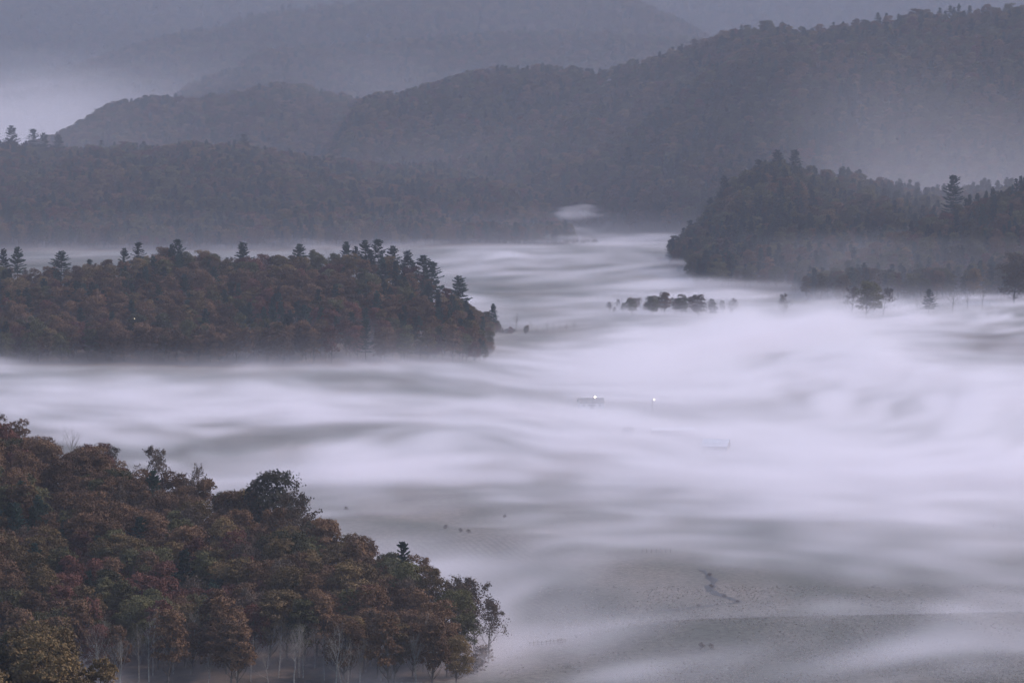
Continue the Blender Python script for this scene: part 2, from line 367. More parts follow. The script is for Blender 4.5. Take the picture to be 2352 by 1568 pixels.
def bare(seed, h, spread=.55, leaves=0, fork=.32, mat=None):
    """trunk that divides into limbs, limbs into branches and twigs; a few leaves if asked"""
    r = np.random.default_rng(seed); tb = Tubes(); br = Tubes(); ends = []
    mat = mat or PALE
    def limb(p, d, L, rad, lev):
        n = [9, 6, 4, 3][lev]
        pts = [p]; q = p; dd = d / np.linalg.norm(d)
        for i in range(n - 1):
            dd = dd + r.normal(size=3) * [.05, .13, .18, .2][lev] + np.array([0, 0, [.0, .13, .10, .05][lev]]); dd = dd / np.linalg.norm(dd); q = q + dd * L / (n - 1); pts.append(q)
        pts = np.array(pts); t = np.linspace(0, 1, n)
        (tb if lev == 0 else br).tube(pts, rad * (1 - t * [.85, .8, .75, .7][lev]), [6, 4, 3, 3][lev])
        if lev == 3: ends.append(pts[-1]); ends.append(pts[1]); return
        nk = [13, 8, 5][lev]
        for k in range(nk):
            f = (fork + (1 - fork) * (k + r.random()) / nk) if lev == 0 else .25 + .75 * (k + r.random()) / nk
            f = min(f, .98); s0 = np.array([np.interp(f, t, pts[:, j]) for j in range(3)])
            i = min(int(f * (n - 1)), n - 2); ax = pts[i + 1] - pts[i]; ax /= np.linalg.norm(ax)
            u = np.cross(ax, [.3, 1, .2]); u /= np.linalg.norm(u); v = np.cross(ax, u); a = k * 2.4 + r.normal() * .5
            sp = spread * (1.5 if lev == 0 else 1.25) * (.8 + .4 * r.random()) * (1.1 - .5 * f if lev == 0 else 1)
            nd = ax * math.cos(sp) + (u * math.cos(a) + v * math.sin(a)) * math.sin(sp)
            Lk = L * ([.50, .50, .42][lev]) * (1.15 - .75 * f ** 1.5) * (.75 + .5 * r.random())
            limb(s0, nd, Lk, rad * (1 - f * .8) * [.52, .5, .5][lev], lev + 1)
    limb(np.zeros(3), np.array([.04 * r.normal(), .04 * r.normal(), 1.]), h * .93, h * .0135, 0)
    zmax = max(v[:, 2].max() for v in br.V)
    for T in (tb, br): T.V = [v * (h / zmax) for v in T.V]
    if leaves:
        E = np.array(ends) * (h / zmax); keep = r.random(len(E)) < .8; E = E[keep]; idx = r.integers(0, len(E), leaves)
        C = E[idx] + r.normal(size=(leaves, 3)) * .28
        V, Fq = quads(C, r.normal(size=(leaves, 3)), .20 * (.6 + .7 * r.random(leaves)), r)
        cr = np_mesh('crown', V, Fq, {'tint': np.repeat(r.random(leaves), 4)})
        return tb.mesh('trunk', mat), br.mesh('branches', mat), cr
    return tb.mesh('trunk', mat), br.mesh('branches', mat), None
SHAPES = {}
SHAPES['broad'] = [broadleaf(100 + i, 20, w, nl, lo, ba, .27, fi) for i, (w, nl, lo, ba, fi) in enumerate(
    [(10.5, 9000, 34, .30, .80), (9, 7600, 28, .34, .75), (12, 10500, 42, .26, .82), (8, 6400, 26, .32, .72), (10, 7400, 30, .36, .70), (11.5, 9800, 38, .26, .8)])]
SHAPES['pine'] = [pine(200 + i, 25, w, de, st, g) for i, (w, de, st, g) in enumerate([(10, 2.2, .26, .5), (9, 2.0, .36, .55), (10.5, 2.4, .22, .42), (9, 1.8, .48, .62), (9.5, 2.1, .30, .5)])]
SHAPES['bare'] = [bare(300 + i, 19, s, 0, f) for i, (s, f) in enumerate([(.42, .38), (.5, .26), (.38, .45), (.56, .22)])]
SHAPES['sparse'] = [bare(330 + i, 20, s, nl, f, BARK) for i, (s, f, nl) in enumerate([(.5, .24, 2600), (.44, .32, 1700), (.55, .2, 3200)])]
print('protos', time.time() - T0, {k: [len(c[-1].polygons) if c[-1] else len(c[1].polygons) for c in v] for k, v in SHAPES.items()})

# kind -> (object name, look, shape family, leaf material, reference height)
KINDS = {
 'oak':     ('oak_tree', 'rust-brown', 'broad', 'oak', 20), 'maple': ('maple_tree', 'dull red', 'broad', 'maple', 20),
 'hickory': ('hickory_tree', 'ochre', 'broad', 'hickory', 20), 'poplar': ('poplar_tree', 'olive-green', 'broad', 'poplar', 20),
 'pine':    ('pine_tree', 'dark green', 'pine', 'pine', 25), 'bare': ('bare_tree', 'leafless pale grey', 'bare', None, 19),
 'beech':   ('beech_tree', 'thin brown-leaved', 'sparse', 'beech', 20), 'dark': ('oak_tree', 'dark', 'broad', 'dark', 20),
}
def make_tree(kind, shape, X, Y, Z, h, rot, wide=1.0):
    name, look, fam, lm, ref = KINDS[kind]
    parts = SHAPES[fam][shape % len(SHAPES[fam])]
    root = bpy.data.objects.new(name, None); col.objects.link(root)
    root.empty_display_size = 1
    root.location = (X, Y, Z); root.rotation_euler = (0, 0, rot); s = h / ref; root.scale = (s * wide, s * wide, s)
    for nm, me in zip(('trunk', 'crown') if len(parts) == 2 else ('trunk', 'branches', 'crown'), parts):
        if me is None: continue
        if nm == 'crown' and not me.materials: me.materials.append(None)
        o = bpy.data.objects.new(nm, me); col.objects.link(o); o.parent = root
        if nm == 'crown':
            o.material_slots[0].link = 'OBJECT'; o.material_slots[0].material = LEAF[lm]
    return root

# ------------------------------------------------------------------ planting
def scatter(x0, x1, y0, y1, sp, seed):
    r = np.random.default_rng(seed)
    xs = np.arange(x0, x1, sp); ys = np.arange(y0, y1, sp)
    X, Y = np.meshgrid(xs, ys); X = X + (np.arange(len(ys)) % 2)[:, None] * sp * .5
    X = X + (r.random(X.shape) - .5) * sp * .85; Y = Y + (r.random(Y.shape) - .5) * sp * .85
    return X.ravel(), Y.ravel(), r
def pick_kind(X, Y, r, w):
    """stands: neighbouring trees tend to share a kind"""
    ks = list(w); p = np.array([w[k] for k in ks], float); p /= p.sum()
    g = np.stack([np.log(p[i] + 1e-9) + 2.1 * (fbm(X / 45, Y / 60, 900 + 13 * i, 2) - .5) * 2 + .8 * r.gumbel(size=X.shape) for i in range(len(ks))], 0)
    return np.array(ks)[g.argmax(0)]
MIX = {
 'near knoll': dict(oak=.3, hickory=.45, poplar=.1, beech=.1, bare=.05), 'near hill': dict(oak=.42, maple=.08, hickory=.14, poplar=.17, pine=.07, beech=.14, bare=.08),
 'middle hill': dict(oak=.38, maple=.10, hickory=.16, poplar=.18, pine=.15, bare=.05, beech=.06),
 'left ridge': dict(oak=.2, maple=.06, hickory=.12, poplar=.3, pine=.36), 'right spur': dict(oak=.22, hickory=.16, poplar=.34, pine=.28, maple=.05),
 'right foothill': dict(oak=.15, hickory=.1, poplar=.3, pine=.5), 'right mountain': dict(oak=.26, hickory=.2, poplar=.3, pine=.24, maple=.06),
}
FARMIX = dict(oak=.36, hickory=.24, poplar=.26, pine=.14, maple=.06)
single = []       # trees that stand as objects of their own
mass = []         # the far woods
def plant(hname, sp, seed, individual, hmul=1.0, backm=.12, cut=.97):
    h = HB[hname]; hi = HILLS.index(h)
    y0 = (h.cy - h.front).min(); y1 = h.cy.max() + h.back * backm + 10
    xm = y1 * .147 * 1.22 + 40
    X, Y, r = scatter(max(-xm, h.cx[0] - (20 if hname != 'right foothill' else -8)), min(xm, h.cx[-1] + 12), max(y0, 520), y1, sp, seed)
    z, t, fr = h.eval(X, Y); Z, who = height(X, Y, True)
    ok = (np.abs(X) < Y * .147 * 1.2 + 25) & np.where(fr, t < cut, t < backm)
    ok &= (who == hi) | (who == -1)
    X, Y, Z = X[ok], Y[ok], Z[ok]
    K = pick_kind(X, Y, r, MIX.get(hname, FARMIX))
    for x, y, zz, k in zip(X, Y, Z, K):
        if hname == 'near hill' and y < 838 and r.random() < .38: k = 'bare'
        if hname == 'near hill' and ((k == 'bare' and y > 880 and r.random() < .7) or (k == 'pine' and CX + F * x / y > 640)): k = 'oak'
        H = h.th * ((.64 + .44 * r.random() if hname == 'near hill' else .66 + .44 * r.random()) if individual else (.62 + .62 * r.random())) * hmul
        if k == 'pine': H *= 1.12
        H *= float(np.clip((np.interp(x, h.cx, h.ctop) - zz) / h.th, .28 if hname in ('middle hill', 'right foothill', 'left ridge') else .8, 1)) if hname != 'near knoll' else 1.0
        if k in ('bare',): H *= .92
        (single if individual else mass).append([k, int(r.integers(0, 60)), x, y, zz - .15, H, r.random() * 6.283, hname])
plant('near knoll', 7.5, 1, True)
plant('near hill', 7.0, 2, True, backm=.10)
rb = np.random.default_rng(88)
for px in np.concatenate([np.arange(215, 1010, 46), np.arange(240, 1000, 105)]):      # pale bare trunks along the foot of the wood
    D = rb.uniform(815, 834); x = (px + rb.uniform(-16, 16) - CX) / F * D
    single.append(['bare', int(rb.integers(0, 60)), x, D, float(height(x, D)) - .1, rb.uniform(11, 18), rb.random() * 6.28, 'near hill'])
plant('middle hill', 10.0, 3, True, backm=.06)
mh = HB['middle hill']
for _ in range(60):                                                                    # scrub at the very end of the tail
    px = rb.uniform(1118, 1182); D = rb.uniform(2408, 2450); x = (px - CX) / F * D; g = float(height(x, D))
    mass.append([['oak', 'poplar', 'beech'][int(rb.integers(0, 3))], int(rb.integers(0, 60)), x, D, g - .1, max(2.4, (float(np.interp(x, mh.cx, mh.ctop)) - g) * rb.uniform(.7, 1.0)) * rb.uniform(.8, 1.3), rb.random() * 6.28, 'middle hill'])
for _ in range(130):                                                                   # its low tail of small trees
    px = rb.uniform(1030, 1135); D = rb.uniform(2300 + max(0, px - 1060) * .95, 2440); x = (px - CX) / F * D; g = float(height(x, D))
    t_ = float(np.interp(x, mh.cx, mh.ctop)) - g
    mass.append([['oak', 'poplar', 'pine', 'hickory'][int(rb.integers(0, 4))], int(rb.integers(0, 60)), x, D, g - .1, max(3.0, t_ * rb.uniform(.6, .98)), rb.random() * 6.28, 'middle hill'])
plant('left ridge', 12.5, 4, False); plant('right spur', 11.5, 5, False); plant('right foothill', 11.5, 6, False)
plant('right mountain', 14, 7, False, 1.15, .06); plant('low spur', 15, 8, False, 1.2, .06); plant('third ridge', 18, 9, False, 1.35, .06)
plant('fourth ridge', 21, 10, False, 1.5, .05); plant('far mountain', 27, 11, False, 1.75, .0)

# trees one can pick out by themselves: (kind, shape, picture x, picture y of the top, distance or None, height or None, width, label)
PICK = [
 ('dark', 2, 632, 1086, 975, 24, 1.05, 'large dark round-topped tree standing out on the crest of the nearest hill'),
 ('beech', 0, 704, 1122, 945, 21, 1.15, 'airy thin-leaved tree right of the dark round-topped tree on the crest'),
 ('beech', 1, 456, 1062, 1015, 21, .55, 'slender lone tree poking above the crest of the nearest hill'),
 ('bare', 1, 146, 972, 1085, 22, 1.2, 'leafless spreading treetop on the crest of the nearest hill at far left'),
 ('beech', 2, 354, 1024, 1040, 23, .8, 'narrow thinning tree rising above the crest left of the slender tree'),
 ('pine', 0, 926, 1243, 905, 21, .8, 'dark evergreen on the crest low on the right shoulder of nearest hill'),
 ('beech', 2, 1088, 1328, 862, None, 1.25, 'tall dark branchy tree at the right end of the nearest wood'),
 ('beech', 0, 1122, 1372, 852, None, 1.2, 'branchy half-bare tree at the very right tip of the nearest wood'),
 ('beech', 1, 1040, 1318, 868, None, 1.1, 'branchy thin-leaved tree just inside the right tip of nearest wood'),
 ('bare', 0, 318, 1425, 824, None, .9, 'tall pale leafless tree at the foot of nearest wood, leftmost pale trunk'),
 ('bare', 2, 575, 1452, 822, None, .9, 'pale forked leafless tree at the foot of the nearest wood'),
 ('bare', 3, 640, 1440, 826, None, .8, 'pale leaning leafless tree at the foot of the nearest wood'),
 ('bare', 0, 745, 1440, 822, None, .8, 'slim pale leafless tree low in the middle of nearest wood'),
 ('bare', 1, 262, 1400, 836, None, .8, 'pale twin-stemmed leafless tree left of the tall pale tree'),
 ('bare', 2, 480, 1500, 815, None, 1.2, 'low twiggy leafless tree at the bottom edge of the picture'),
 # crest of the middle hill
 ('pine', 1, 8, 572, 2370, 27, .9, 'dark pine on the middle hill crest at the left edge'),
 ('pine', 3, 40, 568, 2380, 27, .9, 'ragged thin pine second from left on the middle hill crest'),
 ('pine', 3, 140, 577, 2375, 26, 1.2, 'flat-topped lone pine with bare lower trunk on middle hill crest'),
 ('pine', 0, 318, 556, 2372, 26, 1.1, 'spreading pine at the left rise of the middle hill crest'),
 ('pine', 0, 408, 549, 2368, 27, 1.1, 'tallest pine above the left part of the middle hill crest'),
 ('pine', 1, 557, 557, 2365, 26, 1.2, 'wide pine with layered branches in the middle of middle hill crest'),
 ('pine', 2, 688, 562, 2362, 26, 1.3, 'broad dark pine left of a leafless tree on middle hill crest'),
 ('bare', 1, 752, 562, 2362, 24, 1.0, 'leafless tree between the pines on the middle hill crest'),
 ('pine', 4, 795, 556, 2362, 26, 1.0, 'rounded pine right of the leafless tree on the crest'),
 ('pine', 2, 838, 553, 2364, 28, 1.25, 'left of the two massive pines at the middle hill summit'),
 ('pine', 0, 868, 549, 2360, 29, 1.3, 'massive dark pine at the summit of the middle hill'),
 ('pine', 2, 902, 566, 2368, 27, 1.2, 'dark pine just right of the massive summit pine'),
 ('pine', 1, 936, 576, 2362, 28, 1.2, 'tall pine halfway down the right shoulder of the middle hill'),
 ('pine', 2, 972, 588, 2366, 30, 1.3, 'big layered pine on the right shoulder of the middle hill'),
 ('pine', 0, 992, 600, 2372, 28, 1.3, 'outermost big pine with long branches on the right shoulder'),
 ('pine', 3, 1055, 634, 2400, 24, 1.1, 'lone pine standing clear on the right slope of the middle hill'),
 ('pine', 4, 1133, 698, 2425, 20, .9, 'small pine near the lower right end of the middle hill'),
 # valley floor
 ('bare', 3, 1186, 712, 2440, None, 1.1, 'leafless spreading tree beyond the right foot of the middle hill'),
 ('bare', 1, 1222, 736, 2460, None, 1.0, 'small leafless tree right of the leafless spreading tree'),
 ('beech', 0, 1680, 684, 2590, None, 1.1, 'round half-bare tree in the fog left of the lone round tree'),
 ('beech', 2, 1800, 674, 2600, None, .85, 'lone round-topped tree rising out of the bright fog'),
 ('bare', 0, 1712, 702, 2620, None, .7, 'small leafless tree between two round trees in the fog'),
 ('bare', 2, 1748, 708, 2640, None, .8, 'low leafless tree left of the lone round-topped tree'),
 ('beech', 1, 1400, 692, 2700, None, 1.1, 'faint tree at the left end of the foggy tree row'),
 ('poplar', 0, 1452, 686, 2690, None, 1.15, 'second tree from the left in the foggy tree row'),
 ('poplar', 2, 1498, 680, 2680, None, 1.15, 'third tree from the left in the foggy tree row'),
 ('oak', 1, 1526, 671, 2690, None, 1.15, 'tallest dark tree in the middle of the foggy tree row'),
 ('poplar', 4, 1566, 677, 2680, None, 1.15, 'fifth tree from the left in the foggy tree row'),
 ('oak', 5, 1604, 676, 2660, None, 1.15, 'sixth tree from the left in the foggy tree row'),
 ('poplar', 1, 1640, 694, 2650, None, 1.15, 'rightmost low tree in the foggy tree row'),
 ('beech', 2, 1958, 658, 2670, None, 1.15, 'left tree of the broad dark clump standing in fog'),
 ('poplar', 2, 1990, 647, 2660, None, 1.15, 'middle tree of the broad dark clump standing in fog'),
 ('beech', 0, 2028, 660, 2670, None, 1.15, 'right tree of the broad dark clump standing in fog'),
 ('bare', 1, 2108, 680, 2700, None, .9, 'thin leafless tree left of the small evergreen'),
 ('pine', 2, 2134, 665, 2710, None, 1.3, 'small dark evergreen between leafless trees at right'),
 ('bare', 3, 2188, 650, 2720, None, 1.3, 'wide leafless tree right of the small evergreen'),
 ('bare', 1, 2224, 660, 2730, None, 1.0, 'leafless tree second right of the small evergreen'),
 ('bare', 2, 2256, 656, 2740, None, .9, 'tall thin leafless tree near the right edge'),
 ('hickory', 2, 2330, 584, 2880, 33, 1.15, 'big yellowish tree at the right edge above the fog'),
 ('poplar', 3, 1724, 636, 3350, None, 1.0, 'small distant tree above the foggy tree row'),
 ('pine', 0, 2190, 402, 3300, 30, 1.0, 'tall lone pine on the crest of the right-hand spur'),
 ('pine', 2, 1786, 346, 3752, 29, 1.2, 'round-topped pine at the summit of the right foothill'),
 ('pine', 1, 1826, 344, 3755, 29, 1.2, 'spreading pine right of the round-topped summit pine on right foothill'),
 ('pine', 0, 1742, 366, 3752, 28, 1.1, 'pine left of the summit pines on the right foothill'),
 ('pine', 4, 1664, 404, 3770, 29, 1.0, 'tall pine on the left flank of the right foothill'),
 ('pine', 2, 1632, 455, 3780, 26, 1.0, 'pine lower on the left flank of the right foothill'),
 ('pine', 0, 1586, 505, 3790, 22, 1.0, 'small pine near the left tip of the right foothill'),
 ('pine', 2, 26, 290, 5480, 34, 1.3, 'prominent pine at the left end of the left ridge crest'),
 ('pine', 0, 76, 296, 5490, 33, 1.3, 'second prominent pine on the left ridge crest'),
 ('pine', 2, 100, 306, 5485, 31, 1.2, 'third pine from the left on the left ridge crest'),
 ('pine', 4, 134, 310, 5490, 31, 1.3, 'fourth pine from the left on the left ridge crest'),
 ('pine', 0, 560, 308, 5500, 34, 1.3, 'tall pine crowning the middle of the left ridge'),
]
for (k, sh, px, py, D, H, wd, lab) in PICK:
    p = at(px, py, D); g = float(height(p[0], p[1]))
    if H is None or p[2] - H < g - 3: H = max(4.0, p[2] - g)
    # the top stays where it is seen; the foot goes down to the ground
    Z = g - .15; H = p[2] - Z
    single.append([k, sh, p[0], p[1], Z, H, (px * 1.7) % 6.28, 'picked', lab, wd])
pk = np.array([[s[2], s[3], s[4] + s[5], s[3]] for s in single if s[7] == 'picked'])
def crowded(s):
    if s[7] == 'picked': return False
    u, v = to_px(s[2], s[3], s[4] + s[5])
    if s[7] == 'near hill' and u > 1066: return True
    if s[7] == 'middle hill' and u > 1128 and s[3] < 2405: return True
    d = np.abs(pk[:, 0] - s[2]) + np.abs(pk[:, 1] - s[3]) * .6
    return bool((d < (5.0 if s[3] < 1500 else 3.2)).any())
single[:] = [s for s in single if not crowded(s)]
# thicket hidden under the thin fog at the far right
r_ = np.random.default_rng(77)
for _ in range(46):
    px = r_.uniform(1385, 1665); D = r_.uniform(2690, 2790); x = (px - CX) / F * D
    mass.append([['poplar', 'oak', 'beech', 'bare'][int(r_.integers(0, 4))], int(r_.integers(0, 60)), x, D, float(height(x, D)) - .1, r_.uniform(9, 14) * (1 - .4 * abs(px - 1530) / 150), r_.random() * 6.28, 'valley floor behind the foggy tree row'])
# leave out trees that nothing in the picture shows (near to far, with a margin), and keep each kind to 300 objects
def cull(tr):
    W_, H_ = 800, 560; sc_ = 2352 / 700.
    buf = np.zeros((H_, W_), bool); yy, xx = np.mgrid[0:H_, 0:W_]
    out = []
    for s in sorted(tr, key=lambda q: q[3]):
        wfac = {'pine': .18, 'bare': .2, 'beech': .25}.get(s[0], .27) * (s[9] if len(s) > 9 else 1)
        u, v = to_px(s[2], s[3], s[4] + s[5] * .66); sz = F * s[5] / s[3]
        cx_, cy_ = u / sc_ + 50, v / sc_ + 40; rx, ry = sz * wfac / sc_, sz * .33 / sc_
        x0, x1, y0, y1 = int(max(0, cx_ - rx)), int(min(W_, cx_ + rx + 2)), int(max(0, cy_ - ry)), int(min(H_, cy_ + ry + 2))
        if x0 >= x1 or y0 >= y1: continue
        m = ((xx[y0:y1, x0:x1] - cx_) / rx) ** 2 + ((yy[y0:y1, x0:x1] - cy_) / ry) ** 2 < 1
        n = int((m & ~buf[y0:y1, x0:x1]).sum())
        inside = 44 < cx_ < 756 and 36 < cy_ < 520
        if s[0] not in ('bare', 'beech'): buf[y0:y1, x0:x1] |= m
        out.append((n, inside, s))
    return out
LIM = 296
seen = cull(single); kept = []; cnt = {}
for n, inside, s in sorted(seen, key=lambda q: -(q[0] + (9e9 if len(q[2]) > 8 else 0))):
    if n < 5 and len(s) <= 8: continue
    if not inside and len(s) <= 8:
        mass.append(s[:7] + [s[7]]); continue
    if cnt.get(s[0], 0) < LIM:
        cnt[s[0]] = cnt.get(s[0], 0) + 1; kept.append(s)
    else: mass.append(s[:7] + [s[7]])
ORD = 'first second third fourth fifth sixth seventh eighth ninth tenth eleventh twelfth thirteenth fourteenth fifteenth sixteenth seventeenth eighteenth nineteenth twentieth'.split()
ORD += ['twenty-' + w for w in ORD[:9]] + ['thirtieth'] + ['thirty-' + w for w in ORD[:9]]
zones = {}
for s in kept:
    if s[7] == 'picked': continue
    h = HB[s[7]]; z, t, fr = h.eval(np.array([s[2]]), np.array([s[3]])); t = float(t[0]) if fr[0] else 0
    band = 'crest' if t < .10 else 'upper slope' if t < .34 else 'mid slope' if t < .62 else 'lower slope' if t < .82 else 'foot'
    u, v = to_px(s[2], s[3], s[4] + s[5]); s.append(u)
    part = 0 if s[7] == 'near knoll' else (0 if u < 260 else 1 if u < 540 else 2 if u < 830 else 3)
    zones.setdefault((s[7], s[0], band, part), []).append(s)
HN = {'near knoll': 'knoll in the bottom left corner', 'near hill': 'nearest wooded hill', 'middle hill': 'middle wooded hill'}
PN = ['left part', 'centre-left part', 'centre-right part', 'right part']
def noun(k): return KINDS[k][0].replace('_tree', '') if k != 'bare' else 'tree'
for (hn, k, band, part), ls in zones.items():
    for q, s in enumerate(sorted(ls, key=lambda e: e[-1])):
        if hn == 'near knoll': lab = '%s %s %s from left, %s of the %s' % (ORD[q], KINDS[k][1], noun(k), band, HN[hn])
        else: lab = '%s %s %s from left, %s, %s of the %s' % (ORD[q], KINDS[k][1], noun(k), band, PN[part], HN[hn])
        o = make_tree(k, s[1], s[2], s[3], s[4], s[5], s[6], 1.0 if k != 'pine' else 1.15)
        tag(o, lab, 'tree', '%s %s trees on the %s' % (KINDS[k][1], noun(k), HN[hn]))
for s in kept:
    if s[7] == 'picked':
        tag(make_tree(s[0], s[1], s[2], s[3], s[4], s[5], s[6], s[9] * (1.3 if s[0] == 'pine' else 1)), s[8], 'tree', 'trees that stand out from the woods')
import sys
print('trees', cnt, len(kept), len(mass), time.time() - T0, file=sys.stderr)

# far woods: one object per ridge, trees set out by geometry nodes
protos = bpy.data.collections.new('tree_shapes')
PIDX = {}
def joined(parts, lm, name):
    Vs, Fs, ti, mi = [], [], [], []; n = 0; nf = 0
    for j, me in enumerate(parts):
        if me is None: continue
        v = np.empty(len(me.vertices) * 3, np.float32); me.vertices.foreach_get('co', v)
        f = np.empty(len(me.polygons) * 4, np.int32); me.polygons.foreach_get('vertices', f)
        t = np.zeros(len(v) // 3, np.float32)
        if 'tint' in me.attributes: me.attributes['tint'].data.foreach_get('value', t)
        Vs.append(v.reshape(-1, 3)); Fs.append(f.reshape(-1, 4) + n); ti.append(t); n += len(v) // 3
        mi.append(np.full(len(f) // 4, 1 if 'tint' in me.attributes else 0, np.int32))
    me2 = np_mesh(name, np.concatenate(Vs), np.concatenate(Fs), {'tint': np.concatenate(ti)})
    me2.polygons.foreach_set('material_index', np.concatenate(mi))
    me2.materials.append(parts[0].materials[0]); me2.materials.append(lm)
    return me2
i = 0
for k, (nm, look, fam, lm, ref) in KINDS.items():
    for j, parts in enumerate(SHAPES[fam][:4]):
        o = bpy.data.objects.new('shape_%03d' % i, joined(parts, LEAF[lm] if lm else None, 'shape')); protos.objects.link(o)
        PIDX[(k, j)] = i; i += 1
def gn_scatter():
    g = bpy.data.node_groups.new('woods', 'GeometryNodeTree')
    g.interface.new_socket('Geometry', in_out='INPUT', socket_type='NodeSocketGeometry'); g.interface.new_socket('Geometry', in_out='OUTPUT', socket_type='NodeSocketGeometry')
    n = g.nodes; l = g.links
    a = n.new('NodeGroupInput'); z = n.new('NodeGroupOutput'); ip = n.new('GeometryNodeInstanceOnPoints'); ci = n.new('GeometryNodeCollectionInfo')
    ci.inputs[0].default_value = protos; ci.inputs['Separate Children'].default_value = True; ci.inputs['Reset Children'].default_value = True
    def attr(nm, ty):
        q = n.new('GeometryNodeInputNamedAttribute'); q.data_type = ty; q.inputs[0].default_value = nm; return q.outputs[0]
    l.new(a.outputs[0], ip.inputs['Points']); l.new(ci.outputs[0], ip.inputs['Instance']); ip.inputs['Pick Instance'].default_value = True
    l.new(attr('shape', 'INT'), ip.inputs['Instance Index'])
    cr = n.new('ShaderNodeCombineXYZ'); l.new(attr('turn', 'FLOAT'), cr.inputs[2]); l.new(cr.outputs[0], ip.inputs['Rotation'])
    sv = n.new('ShaderNodeCombineXYZ'); wd = n.new('ShaderNodeMath'); wd.operation = 'MULTIPLY'; l.new(attr('size', 'FLOAT'), wd.inputs[0]); l.new(attr('girth', 'FLOAT'), wd.inputs[1])
    l.new(wd.outputs[0], sv.inputs[0]); l.new(wd.outputs[0], sv.inputs[1]); l.new(attr('size', 'FLOAT'), sv.inputs[2]); l.new(sv.outputs[0], ip.inputs['Scale']); l.new(ip.outputs[0], z.inputs[0])
    return g
GN = gn_scatter()
for hn in dict.fromkeys(m[7] for m in mass):
    ms = [m for m in mass if m[7] == hn]
    me = bpy.data.meshes.new('woods'); me.vertices.add(len(ms))
    me.vertices.foreach_set('co', np.array([[m[2], m[3], m[4]] for m in ms], np.float32).ravel())
    a = me.attributes.new('shape', 'INT', 'POINT'); a.data.foreach_set('value', np.array([PIDX[(m[0], m[1] % min(4, len(SHAPES[KINDS[m[0]][2]])))] for m in ms], np.int32))
    a = me.attributes.new('turn', 'FLOAT', 'POINT'); a.data.foreach_set('value', np.array([m[6] for m in ms], np.float32))
    a = me.attributes.new('size', 'FLOAT', 'POINT'); a.data.foreach_set('value', np.array([m[5] / KINDS[m[0]][4] for m in ms], np.float32))
    far_ = max(0, min(1, (np.median([m[3] for m in ms]) - 2600) / 4000))
    a = me.attributes.new('girth', 'FLOAT', 'POINT'); a.data.foreach_set('value', (1 + (.1 + .5 * np.random.default_rng(4).random(len(ms))) * (far_ if 'thin fog' not in hn else 1.6)).astype(np.float32))
    o = bpy.data.objects.new('woods', me); col.objects.link(o)
    md = o.modifiers.new('woods', 'NODES'); md.node_group = GN
    WL = {'near hill': 'rest of the autumn woods on the nearest hill', 'middle hill': 'rest of the autumn woods on the middle hill', 'near knoll': 'rest of the woods on the corner knoll',
          'valley floor behind the foggy tree row': 'blurred copse on the valley floor behind the foggy tree row',
          'flat at the far right under thin fog': 'dark thicket on the flat at the far right under thin fog'}
    tag(o, WL.get(hn, 'hazy autumn woods covering the ' + hn), 'woods', kind='stuff')

# ------------------------------------------------------------------ farm, fences, shrubs, grass
def hit(px, py, d0=700., d1=4000.):
    """where the sight line meets the ground"""
    D = np.linspace(d0, d1, 6000); P = at(px, py, 1.0)
    X = P[0] * D; Z = CAMZ + (P[2] - CAMZ) * D
    k = int(np.argmax(height(X, D) >= Z)); return X[k], D[k], float(height(X[k], D[k]))
def flat_mat(name, c, c2=None, rough=.7, scale=2.0):
    m, nt, b = new_mat(name); b.inputs['Roughness'].default_value = rough
    n = nt.nodes.new('ShaderNodeTexNoise'); n.inputs['Scale'].default_value = scale; n.inputs['Detail'].default_value = 6
    t = nt.nodes.new('ShaderNodeTexCoord'); nt.links.new(t.outputs['Object'], n.inputs['Vector'])
    r = nt.nodes.new('ShaderNodeValToRGB'); r.color_ramp.elements[0].color = (*(c2 or [q * .7 for q in c]), 1); r.color_ramp.elements[1].color = (*c, 1)
    r.color_ramp.elements[0].position = .35; r.color_ramp.elements[1].position = .6
    nt.links.new(n.outputs[0], r.inputs[0]); nt.links.new(r.outputs[0], b.inputs['Base Color']); return m
WOODM = flat_mat('weathered_wood', (.17, .14, .12)); METALR = flat_mat('pale_metal_roof', (.62, .62, .66), (.48, .48, .52), .5, .6)
BOARD = flat_mat('grey_boards', (.22, .20, .19)); DARK = flat_mat('dark_opening', (.03, .03, .035)); WHITE = flat_mat('white_paint', (.62, .61, .60)); GREYR = flat_mat('grey_shingle', (.16, .15, .15))
def glow(name, c, e):
    m = bpy.data.materials.new(name); m.use_nodes = True; b = m.node_tree.nodes['Principled BSDF']
    b.inputs['Emission Color'].default_value = (*c, 1); b.inputs['Emission Strength'].default_value = e; b.inputs['Base Color'].default_value = (.8, .75, .6, 1)
    m.cycles.emission_sampling = 'NONE'; return m
LAMP = glow('lamp_glow', (1., .86, .62), 18); LIT = glow('lit_window', (1., .85, .62), 2.5)
def part(name, V, Fs, m, parent):
    me = bpy.data.meshes.new(name); me.from_pydata([tuple(map(float, v)) for v in V], [], Fs); me.update(); me.materials.append(m)
    o = bpy.data.objects.new(name, me); col.objects.link(o); o.parent = parent; return o
def box(name, lo, hi, m, parent):
    V = [(x, y, z) for x in (lo[0], hi[0]) for y in (lo[1], hi[1]) for z in (lo[2], hi[2])]
    return part(name, V, [(0, 1, 3, 2), (4, 6, 7, 5), (0, 4, 5, 1), (2, 3, 7, 6), (0, 2, 6, 4), (1, 5, 7, 3)], m, parent)
def bar(name, p, q, r, m, parent, k=5):
    tb = Tubes(); tb.tube([p, q], [r, r], k); V = np.concatenate(tb.V); Fs = [tuple(map(int, f)) for f in np.concatenate(tb.F)]
    Fs += [tuple(range(k))[::-1], tuple(range(k, 2 * k))]
    return part(name, V, Fs, m, parent)
